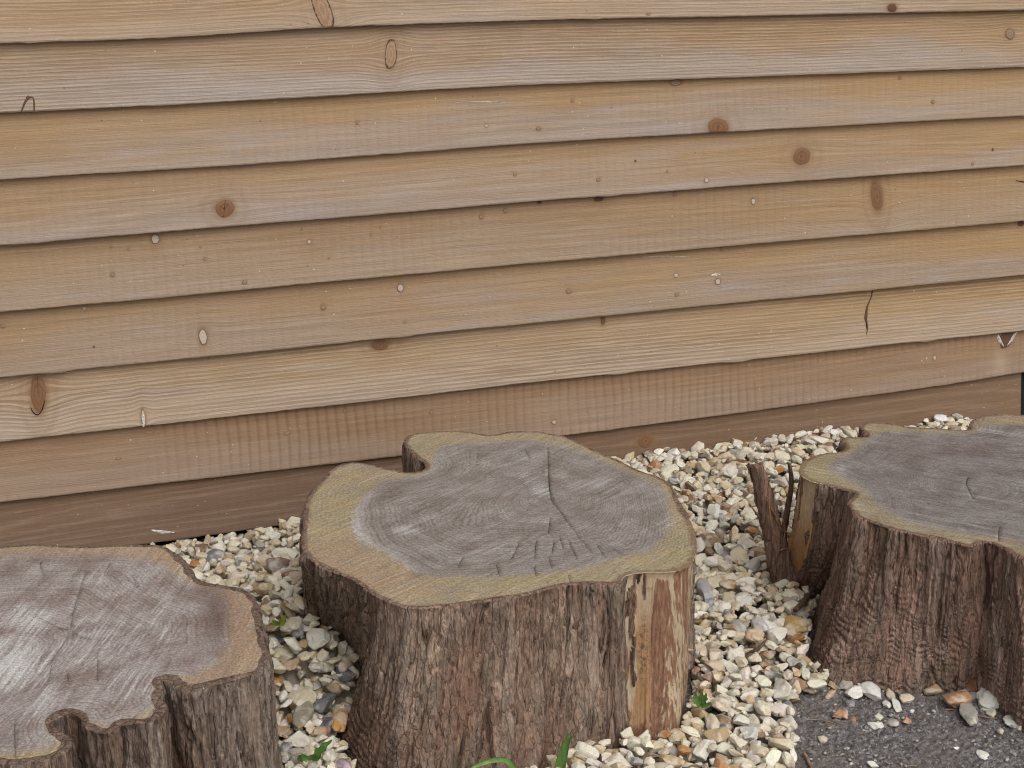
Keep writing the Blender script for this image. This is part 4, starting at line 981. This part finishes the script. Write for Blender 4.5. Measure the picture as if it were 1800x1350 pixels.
def footprint(P, x, y):
    ix = np.floor((P[:, 0] + x - HX0) / CELL).astype(int); iy = np.floor((P[:, 1] + y - HY0) / CELL).astype(int)
    if ix.min() < 0 or iy.min() < 0 or ix.max() >= HNX or iy.max() >= HNY: return None
    key = iy * HNX + ix; order = np.argsort(key, kind='stable'); ks = key[order]; zs = P[order, 2]
    st = np.flatnonzero(np.r_[True, ks[1:] != ks[:-1]])
    return ks[st], np.minimum.reduceat(zs, st), np.maximum.reduceat(zs, st)
Hf = H.ravel(); Bf = blocked.ravel(); Tf = TARGET.ravel(); Af = allowed.ravel()
def drop(P, x, y, allow=0.06, pct=88):
    fp = footprint(P, x, y)
    if fp is None: return None
    k, lo, hi = fp; bl = Bf[k]
    if bl.mean() > allow: return None
    k, lo, hi = k[~bl], lo[~bl], hi[~bl]
    z = np.percentile(Hf[k] - lo, pct)
    return z, k, hi
GV, GF, GT, GS = [], [], [], []; nvert = 0
rs_ = np.random.default_rng(21); placed = 0
cost = np.zeros_like(Hf)
def fill(n_try, size, gap, top):
    global placed, nvert
    for _ in range(n_try):
        c = fi[rs_.integers(0, len(fi), 7)]; c = c[Hf[c] - Tf[c] <= gap]
        if not len(c): continue
        j = c[np.argmin(Hf[c] - Tf[c] + cost[c])]
        iy, ix = divmod(j, HNX); x = cx[ix]; y = cy[iy]
        P = SHAPES[rs_.integers(60)] * size() * np.array([1, rs_.uniform(.8, 1.15), rs_.uniform(.85, 1.3)])
        P = P @ rotm(rs_.uniform(0, 6.28), rs_.normal(0, .45), rs_.normal(0, .45)).T
        d = drop(P, x, y)
        if d is None or d[0] + P[:, 2].max() > Tf[j] + top:
            cost.reshape(HNY, HNX)[max(iy - 2, 0):iy + 3, max(ix - 2, 0):ix + 3] += .003; continue
        z, k, hi = d
        Hf[k] = np.maximum(Hf[k], z + hi)
        GV.append(P + [x, y, z]); GF.append(ICO_F + nvert); nvert += len(P)
        c_ = PAL[rs_.choice(len(PAL), p=PALW)] * rs_.uniform(.82, 1.1) * np.array([1, rs_.uniform(.96, 1.03), rs_.uniform(.9, 1.06)])
        GT.append(np.tile([*c_, 1.0], (len(P), 1))); GS.append(np.full(len(P), placed * .731 % 97)); placed += 1
fill(19000, lambda: 0.5 * (0.018 + 0.030 * rs_.random() ** 1.7), -0.007, 0.030)
fill(18000, lambda: 0.5 * rs_.uniform(.009, .024), -0.005, 0.022)
cost[:] = 0
fill(11000, lambda: 0.5 * rs_.uniform(.007, .014), -0.006, 0.02)
un = (Hf - Tf)[fi] < -0.008; print('gravel stones', placed, 'unfilled', un.mean())
if DEBUG: ii = fi[un]; np.save('/tmp/un.npy', np.stack([cx[ii % HNX], cy[ii // HNX], (Hf - Tf)[ii], cost[ii]]))
st = 3; bz = (TARGET - 0.028)[::st, ::st] + 0.004 * gn(CX[::st, ::st] * 120, CY[::st, ::st] * 120, 0.7, 98)      # sandy bed under the stones
ok = allowed[::st, ::st]; bf = grid_faces(ok.shape[1], ok.shape[0]); bf = bf[ok.ravel()[bf].all(1)]
bv = np.stack([CX[::st, ::st].ravel(), CY[::st, ::st].ravel(), np.maximum(bz, -0.010).ravel()], 1)
tri = np.concatenate([bf[:, [0, 1, 2]], bf[:, [0, 2, 3]]]); u_, inv_ = np.unique(tri, return_inverse=True)
GV.append(bv[u_]); GF.append(inv_.reshape(tri.shape) + nvert); nvert += len(u_)
GT.append(np.tile([.30, .24, .17, 1.0], (len(u_), 1))); GS.append(np.full(len(u_), 3.3))
gravel = mesh_obj('gravel', np.concatenate(GV), np.concatenate(GF), flint, None, True, dict(tint=np.concatenate(GT), sid=np.concatenate(GS)))
tag(gravel, 'pale flint gravel spread between the stumps and the timber wall', 'gravel', 'loose flint gravel', 'stuff')

# single stones: (px, py, half width, half height in px, colour, shape, where, label)
W_, C_, T_, G_, K_, O_, B_, R_ = (0.62, 0.595, 0.53), (0.54, 0.47, 0.35), (0.42, 0.31, 0.19), (0.33, 0.32, 0.31), (0.11, 0.11, 0.12), (0.42, 0.205, 0.07), (0.22, 0.14, 0.09), (0.30, 0.135, 0.07)
STONES = [
    (1464,1205,10,9,T_,7,'tan angular pebble at the gravel edge below the right stump\'s left foot'),
    (1486,1207,13,10,G_,10,'grey-green pebble tucked under the right stump between tan and white ones'),
    (1512,1204,9,8,W_,13,'small white pyramid-shaped pebble touching the right stump\'s lower edge'),
    (1499,1221,16,9,W_,16,'white block-shaped pebble, left one of the touching white pair below the right stump'),
    (1531,1221,17,12,(.56,.54,.50),19,'white and grey hollowed pebble, right one of the touching white pair below the right stump'),
    (1459,1222,11,6,T_,22,'narrow tan pebble on the tarmac just right of the gravel corner'),
    (1494,1237,9,10,(.17,.165,.16),25,'dark grey stone half sunk in the tarmac below the white pair'),
    (1565,1220,8,11,C_,28,'upright cream pebble below the middle of the right stump'),
    (1577,1215,4,8,B_,31,'thin brown flake leaning beside the upright cream pebble'),
    (1597,1209,11,11,(.55,.48,.33),34,'yellowish cream pebble pressed under the right stump\'s lower edge'),
    (1560,1237,8,8,W_,3,'small round white pebble touching an egg-shaped one on the tarmac'),
    (1576,1240,8,11,(.6,.58,.52),6,'egg-shaped white pebble touching a smaller round one on the tarmac'),
    (1593,1230,14,10,(.56,.46,.36),40,'pointed white pebble with a tan face on the tarmac below the right stump'),
    (1639,1216,16,14,(.40,.265,.14),43,'tan flint knob alone in front of the right stump'),
    (1681,1236,24,12,(.40,.215,.11),46,'large long orange-brown flint on the tarmac before the right stump'),
    (1690,1218,10,6,(.42,.42,.42),49,'small black and white flint just above the long orange-brown one'),
    (1712,1225,11,10,(.27,.28,.32),52,'blue-black and white nodular flint beside the brown leaf'),
    (1738,1232,24,17,(.55,.54,.48),55,'largest pale grey-white stone on the tarmac at the right'),
    (1701,1258,15,18,(.34,.31,.28),58,'speckled grey granite-like stone below the long orange-brown flint'),
    (1743,1253,10,6,C_,1,'small pitted cream pebble under the largest pale stone'),
    (1755,1221,12,6,(.40,.26,.15),4,'flat tan pebble against the groove of the right stump'),
    (1476,1258,15,10,(.36,.165,.085),8,'orange-red flint alone on the tarmac right of the gravel'),
    (1500,1264,4,6,O_,11,'tiny orange chip right of the orange-red flint'),
    (1545,1260,9,7,(.5,.47,.38),14,'small cream pebble behind the lower white block on the tarmac'),
    (1541,1274,15,9,(.66,.645,.58),17,'bright white block-shaped pebble in the middle of the tarmac'),
    (1569,1270,11,9,(.27,.25,.23),20,'rough grey pebble right of the bright white block'),
    (1594,1270,9,9,(.42,.235,.14),23,'orange and cream pebble right of the rough grey one'),
    (1446,1296,8,8,C_,9,'round cream pebble alone on the tarmac near the gravel'),
    (1778,1269,13,10,(.56,.54,.48),29,'white pitted pebble at the far right of the tarmac'),
    (1796,1277,9,6,(.52,.43,.37),32,'pinkish pebble cut by the right frame edge'),
    (1728,1325,11,11,(.62,.60,.55),35,'white heart-shaped pebble low on the tarmac at the right'),
    (1757,1285,5,5,C_,38,'tiny cream pebble left of the white pitted one'),
    (1681,1316,5,5,(.8,.8,.8),41,'bright white chip left of the heart-shaped pebble'),
    (1603,1250,4,4,(.8,.8,.8),44,'bright white chip right of the egg-shaped pebble'),
    (1534,1346,10,4,W_,47,'white pebble cut by the bottom frame edge on the tarmac'),
    # conspicuous stones lying on top of the gravel
    (600,1182,17,20,(.46,.235,.07),50,'large bright orange flint in the gravel left of the middle stump'),
    (631,1160,14,15,(.44,.22,.075),53,'orange flint touching the middle stump\'s left flank'),
    (628,1182,12,13,(.42,.25,.13),56,'orange-tan stone between the large orange flint and the middle stump'),
    (575,1178,13,17,(.42,.35,.28),59,'pinkish grey rounded stone left of the large orange flint'),
    (510,1190,14,10,(.38,.19,.07),2,'orange-brown stone beside the left stump\'s bark edge'),
    (584,1281,22,12,(.075,.075,.095),5,'dark slate-blue flint slab at the middle stump\'s lower left foot'),
    (605,1127,20,11,(.095,.095,.105),26,'dark grey flat stone in front of the middle stump\'s shaded flank'),
    (565,1146,22,16,(.125,.12,.118),37,'large dark grey angular flint in the gravel left of the middle stump'),
    (535,1240,17,32,(.27,.24,.18),61 % 60,'large pitted grey-brown stone standing in the gap beside the left stump'),
    (600,1222,18,13,(.45,.39,.31),27,'smooth beige stone below the large orange flint'),
    (553,1122,15,9,(.55,.5,.43),30,'oval cream stone behind the large dark angular flint'),
    (502,980,24,17,(.60,.57,.47),16,'large white wedge-shaped stone by the left edge of the middle stump'),
    (484,945,11,11,(.58,.57,.50),33,'round white stone among the gravel beneath the wall'),
    (466,990,16,14,(.54,.44,.30),12,'cream stone with a brown hollow right of the left stump'),
    (490,1015,24,16,(.24,.17,.14),15,'large purple-brown stone between the left and middle stumps'),
    (378,985,18,13,(.16,.16,.17),18,'dark grey and white flint near the back corner of the left stump'),
    (1328,870,15,13,(.30,.165,.07),21,'rusty brown flint left of the torn bark strip'),
    (1307,991,12,11,(.58,.57,.53),36,'smooth white egg-shaped stone left of the torn bark strip\'s foot'),
    (1240,1043,15,20,(.32,.325,.34),39,'smooth blue-grey stone beside the pale side of the middle stump'),
    (1308,1065,16,15,(.63,.61,.55),42,'round bright white stone in the gravel between middle and right stumps'),
    (1390,1056,17,13,(.60,.52,.38),45,'cream stone at the foot of the right stump\'s left lobe'),
    (1401,1107,25,12,(.42,.275,.11),48,'long amber flint beside the lower left of the right stump'),
    (1340,1110,19,13,(.50,.505,.50),51,'pale grey oblong stone left of the long amber flint'),
    (1247,1196,14,13,(.28,.17,.14),54,'reddish brown stone by the lower right of the middle stump'),
    (1432,1198,19,12,(.60,.56,.44),24,'cream oblong pebble at the gravel corner below the right stump'),
    (1376,1219,19,17,(.62,.59,.50),57,'large cream-white stone at the gravel edge by the tarmac'),
    (1252,1275,14,19,(.56,.48,.36),60 % 60,'tall cream stone in the gravel right of the middle stump\'s base'),
    (1316,1297,17,14,(.58,.58,.57),13,'white stone with a grey face near the gravel\'s right edge'),
    (1240,1318,18,15,(.55,.51,.45),46,'broad pale stone in the gravel in front of the middle stump'),
    (1190,1303,17,12,(.42,.29,.13),19,'amber stone against the front right foot of the middle stump'),
    (1336,1327,20,14,(.54,.45,.33),28,'large cream and tan stone near the bottom edge of the gravel'),
    (1215,765 + 52,16,9,(.50,.31,.17),7,'orange-cream stone at the wall right of the middle stump'),
    (1143,806,14,9,(.16,.12,.12),10,'dark brown stone at the wall beside the middle stump\'s right shoulder'),
    (1152,826,17,10,(.34,.17,.085),34,'rusty red stone below the dark brown one by the middle stump'),
    (1254,905,12,14,(.66,.65,.62),43,'chalk-white knobbly stone right of the middle stump'),
    (1452,760,12,9,(.62,.58,.47),22,'cream stone heaped on others in the back notch of the right stump'),
    (1468,768,11,6,(.64,.63,.60),31,'white stone in front of the heaped cream one by the right stump'),
    (1450,773,9,7,(.42,.19,.075),25,'orange stone below the heaped white one by the right stump'),
    (1652,739,14,9,(.64,.63,.61),40,'white stone behind the right stump under the wall'),
    (1622,741,8,5,(.50,.38,.19),52,'flat amber stone behind the right stump left of the white one'),
]
for n_, (px, py, hw, hh, colr, sh, lab) in enumerate(STONES):
    gp = atz(px, py, 0.0)
    on_bed = n_ >= 35
    x, y = gp[0], gp[1]
    if on_bed:
        for _ in range(3):
            gp = atz(px, py + hh * 0.3, float(bed_h(np.array(x), np.array(y))) + .008); x, y = gp[0], gp[1]
    sc_ = np.linalg.norm(gp - CAM) / FPX * 1.0
    P0 = SHAPES[sh].copy()
    long_v = hh > hw * 1.12
    ya = math.atan2(CR[1], CR[0]) + (math.pi / 2 if long_v else 0) + 0.3 * math.sin(n_ * 2.7)
    P = P0 @ rotm(0, 0.22 * math.sin(n_ * 1.9), 0.16 * math.cos(n_ * 3.1)).T
    P = P @ rotm(ya, 0, 0).T
    u = P @ CR; d_ = P @ FH
    su = hw * sc_ / np.abs(u).max(); tall = hh * sc_
    sv = min(1.6 * su, tall * 1.75 / np.abs(d_).max())
    if long_v: sv = tall * 2.1 / np.abs(d_).max()
    z_s = min(su, sv) * 1.05
    P = np.outer(u * su, CR) + np.outer(d_ * sv, FH) + np.outer(P[:, 2] * z_s, [0, 0, 1])
    if on_bed:
        y_ = y
        dr = None
        for shift in (0, .006, -.006, .012, -.012, .02):
            dr = drop(P, x + shift, y_, .35, 62)
            if dr is not None: x += shift; break
        if dr is None: continue
        z, k, hi = dr; z = min(z, float(bed_h(np.array(x), np.array(y_))) + .014 + .3 * np.ptp(P[:, 2])); Hf[k] = np.maximum(Hf[k], z + hi)
    else:
        z = floor_z(x, y) - P[:, 2].min() - 0.0015
    base = np.array([x, y, z + P[:, 2].min()])
    tn = np.tile([*colr, 1.0], (len(P), 1))
    o = mesh_obj('pebble', P + [0, 0, -P[:, 2].min()], ICO_F, flint, None, True, dict(tint=tn, sid=np.full(len(P), n_ * 1.37)))
    o.location = base
    tag(o, lab, 'stone', 'loose pebbles on the tarmac' if not on_bed else 'conspicuous stones on the gravel')

# grit on the tarmac
GV, GF, GT, GS = [], [], [], []; nvert = 0; V2_, F2_ = ico(2)
for k in range(1500):
    x, y = rs_.uniform(1.05, 1.55), rs_.uniform(-1.38, -0.88)
    if in_poly(np.array([x]), np.array([y]), BED)[0] or any(in_poly(np.array([x]), np.array([y]), b)[0] for b in BASES): continue
    a = 0.5 * (.0016 + .006 * rs_.random() ** 2.2) * (1.7 if rs_.random() < .03 else 1)
    P = V2_ * a * [1, rs_.uniform(.5, .9), rs_.uniform(.4, .7)] * (1 + .5 * gn(V2_[:, 0] * 1.5, V2_[:, 1] * 1.5, V2_[:, 2] + k * 3.3, 97))[:, None]
    P = P @ rotm(rs_.uniform(0, 6.3), 0, 0).T + [x, y, floor_z(x, y) + a * .25]
    GV.append(P); GF.append(F2_ + nvert); nvert += len(P)
    c_ = np.array([(.10, .095, .10), (.16, .15, .15), (.26, .24, .22), (.42, .39, .34), (.13, .085, .06)][rs_.choice(5, p=[.34, .3, .18, .08, .10])])
    GT.append(np.tile([*c_, 1.0], (len(P), 1))); GS.append(np.full(len(P), k * .77))
grit = mesh_obj('grit', np.concatenate(GV), np.concatenate(GF), flint, None, True, dict(tint=np.concatenate(GT), sid=np.concatenate(GS)))
tag(grit, 'small loose grit scattered over the tarmac', 'grit', kind='stuff')

# ------------------------------------------------------------------ twigs, leaf, bark bits
def surf(px, py, lift=0.0):
    """where the picture point meets the gravel or the tarmac"""
    g = atz(px, py, 0.0)
    for _ in range(4):
        ix = int((g[0] - HX0) / CELL); iy = int((g[1] - HY0) / CELL)
        zz = Hf[iy * HNX + ix] if (0 <= ix < HNX and 0 <= iy < HNY and Af[iy * HNX + ix]) else floor_z(g[0], g[1])
        g = atz(px, py, zz + lift)
    return g
M = Mat('dry_twig'); p = M.obj()
twigM = M.done(M.ramp(M.noise(p, 140, 3), [(.35, (0.060, 0.035, 0.025)), (.65, (0.14, 0.085, 0.055))]), 0.85)
M = Mat('straw_needle'); p = M.obj()
needleM = M.done(M.ramp(M.noise(p, 60, 3), [(.35, (0.15, 0.09, 0.06)), (.65, (0.30, 0.20, 0.13))]), 0.8)
def twig(label, pts, r, mat, lift=.002, cat='twig', nm='twig'):
    W = [surf(x, y, lift) for x, y in pts]; W = np.array(W)
    W[:, 2] = np.linspace(W[0, 2], W[-1, 2], len(W)) * .4 + W[:, 2].max() * .6
    b = W.mean(0); o = tube(nm, W, r, mat, None, b, 18); o.location = b
    tag(o, label, cat, 'twigs and needles on the ground'); return o
twig('dark twig lying on the gravel against the wall near the right stump', [(1348, 768), (1375, 772), (1410, 771), (1445, 774)], .0026, twigM)
twig('dark brown twig between rusty stones right of the middle stump', [(1160, 800), (1172, 813), (1184, 828)], .0032, twigM)
twig('thin twig leaning on the wall above the dark brown stone', [(1093, 788), (1108, 797), (1122, 806)], .0016, twigM)
twig('short bark twig at the foot of the right stump\'s left lobe', [(1398, 1072), (1415, 1062), (1432, 1052)], .0058, twigM)
twig('dark twig in the gravel left of the right stump', [(1320, 1158), (1333, 1140), (1348, 1124)], .0032, twigM)
twig('brown twig standing at the bottom edge between gravel and tarmac', [(1413, 1326), (1419, 1338), (1426, 1350)], .0030, needleM)
twig('long brown needle left of the orange-red flint on the tarmac', [(1424, 1266), (1446, 1268), (1468, 1272)], .0011, needleM, .0012, 'needle', 'needle')
twig('straw needle right of the orange and cream pebble', [(1609, 1264), (1620, 1259), (1629, 1254)], .0011, needleM, .0012, 'needle', 'needle')
twig('pale straw below the speckled grey stone', [(1716, 1259), (1735, 1260), (1754, 1264)], .0012, needleM, .0012, 'needle', 'needle')
twig('straw needle under the large orange-brown flint', [(1660, 1248), (1672, 1249), (1685, 1250)], .0011, needleM, .0012, 'needle', 'needle')
twig('thin straw low on the tarmac, left of two', [(1540, 1333), (1552, 1338), (1563, 1343)], .0008, needleM, .0012, 'needle', 'needle')
twig('thin straw low on the tarmac, right of two', [(1580, 1342), (1596, 1345), (1612, 1347)], .0008, needleM, .0012, 'needle', 'needle')
twig('short curved needle below the orange-red flint', [(1453, 1275), (1460, 1277), (1465, 1280)], .0010, needleM, .0012, 'needle', 'needle')
M = Mat('plant_leaf'); p = M.obj(); tn = M.attr('tint', 'Color')
leafM = M.done(M.mix(1.0, tn, M.ramp(M.noise(p, 130, 3), [(.3, .7), (.7, 1.3)]), 'MULTIPLY'), 0.5, M.noise(p, 300, 2), .0006, .4)
def blade_mesh(name, P, width, tint, parent=None, base=np.zeros(3), fold=.35, shape=None, wave=0.0):
    n, m = 16, 5; C = spline(P, n, closed=False); t = np.gradient(C, axis=0); t /= np.linalg.norm(t, axis=1)[:, None]
    side = np.cross(t, -CF); side /= np.linalg.norm(side, axis=1)[:, None]; up = np.cross(side, t)
    V = []
    for k in range(n):
        f = k / (n - 1); w = width * (shape(f) if shape else (min(1, .45 + f * 2.2) * (1 - f ** 2.6) + .02))
        for j in range(m):
            u = j / (m - 1) * 2 - 1
            V.append(C[k] + side[k] * u * w / 2 * (1 + wave * math.sin(f * 21 + u)) + up[k] * (abs(u) * w / 2 * fold) - base)
    V = np.array(V)
    V = np.concatenate([V, V - np.repeat(up, m, 0) * .0005]); F = grid_faces(m, n)
    F = np.concatenate([F, F[:, ::-1] + n * m])
    rim = [j for j in range(m)] + [k * m + m - 1 for k in range(1, n)] + [(n - 1) * m + j for j in range(m - 2, -1, -1)] + [k * m for k in range(n - 2, 0, -1)]
    R = np.array([[a, b, b + n * m, a + n * m] for a, b in zip(rim, rim[1:] + rim[:1])])
    return mesh_obj(name, V, np.concatenate([F, R]), leafM, parent, True, dict(tint=np.tile([*tint, 1.0], (len(V), 1))))
GR = (0.085, 0.16, 0.035)
def front(px, py, ref, dz=0.0): return aty(px, py, ref)
# two grass blades before the middle stump
yg = float(atz(985, 1382, 0)[1]) - .012; yh = float(atz(870, 1412, 0)[1]) - .012
b = aty(984, 1382, yg); o = blade_mesh('grass_blade', [aty(982, 1382, yg), aty(984, 1350, yg), aty(990, 1325, yg), aty(995, 1308, yg), aty(1005, 1284, yg - .004)], .0165, (0.075, 0.145, 0.030), None, b, .3); o.location = b
tag(o, 'broad upright green grass blade in front of the middle stump', 'grass blade', 'weeds at the stumps')
b = aty(916, 1412, yh); o = blade_mesh('grass_blade', [aty(916, 1412, yh), aty(907, 1362, yh), aty(898, 1342, yh), aty(885, 1335, yh), aty(860, 1338, yh), aty(826, 1352, yh - .005), aty(800, 1372, yh - .01)], .009, (0.11, 0.20, 0.05), None, b, .2); o.location = b
tag(o, 'thin grass blade arching along the bottom edge before the middle stump', 'grass blade', 'weeds at the stumps')
def weed(label, root_px, leaves, tint, rise=.02):
    g = surf(*root_px); r = empty('weed', label, 'weed', tuple(g), 'weeds at the stumps')
    for pts, w, wv in leaves:
        P = [g + (aty(x, y, g[1] - .004 * k) - aty(root_px[0], root_px[1], g[1])) + np.array([0, -.003 * k, .002]) for k, (x, y) in enumerate(pts)]
        blade_mesh('leaf', P, w, tint, r, g, .3, lambda f: (math.sin(math.pi * min(1, (f * .92 + .08))) ** .8) * .9 + .08, wv)
    return r
weed('green lobed weed in the gravel near the bottom between left and middle stumps', (548, 1340),
     [([(548, 1338), (556, 1326), (566, 1312), (581, 1297)], .011, .3), ([(548, 1338), (543, 1332), (536, 1330), (528, 1322)], .012, .1), ([(528, 1342), (528, 1332), (531, 1324)], .009, 0), ([(550, 1338), (556, 1333), (562, 1330)], .008, .2)], (0.09, 0.19, 0.035))
weed('small green weed at the lower right edge of the middle stump', (1232, 1246),
     [([(1232, 1245), (1224, 1232), (1216, 1215)], .010, .3), ([(1232, 1245), (1232, 1228), (1229, 1214)], .009, .3), ([(1232, 1245), (1236, 1230), (1238, 1217)], .009, .3), ([(1232, 1245), (1240, 1240), (1246, 1233)], .007, .1)], (0.10, 0.20, 0.045))
weed('yellow-green seedling beside the left stump\'s right edge', (490, 1102),
     [([(489, 1101), (484, 1096), (478, 1088)], .011, .1), ([(489, 1101), (496, 1094), (500, 1080)], .010, .1)], (0.20, 0.26, 0.03))
g = surf(1712, 1208); b = np.array(g)
o = blade_mesh('fallen_leaf', [surf(1692, 1211, .003), surf(1706, 1206, .009), surf(1718, 1203, .013), surf(1735, 1211, .004)], .022, (0.165, 0.075, 0.035), None, b, .25, lambda f: math.sin(math.pi * (f * .96 + .02)) ** .8); o.location = b
tag(o, 'dry brown leaf against the right stump above the pebbles', 'leaf')
g = surf(604, 1345); b = np.array(g)
o = blade_mesh('petal', [surf(590, 1343, .004), surf(604, 1341, .008), surf(618, 1349, .004)], .014, (0.42, 0.33, 0.38), None, b, .3, lambda f: math.sin(math.pi * (f * .9 + .05))); o.location = b
tag(o, 'small pink petal at the bottom edge left of the middle stump', 'petal')
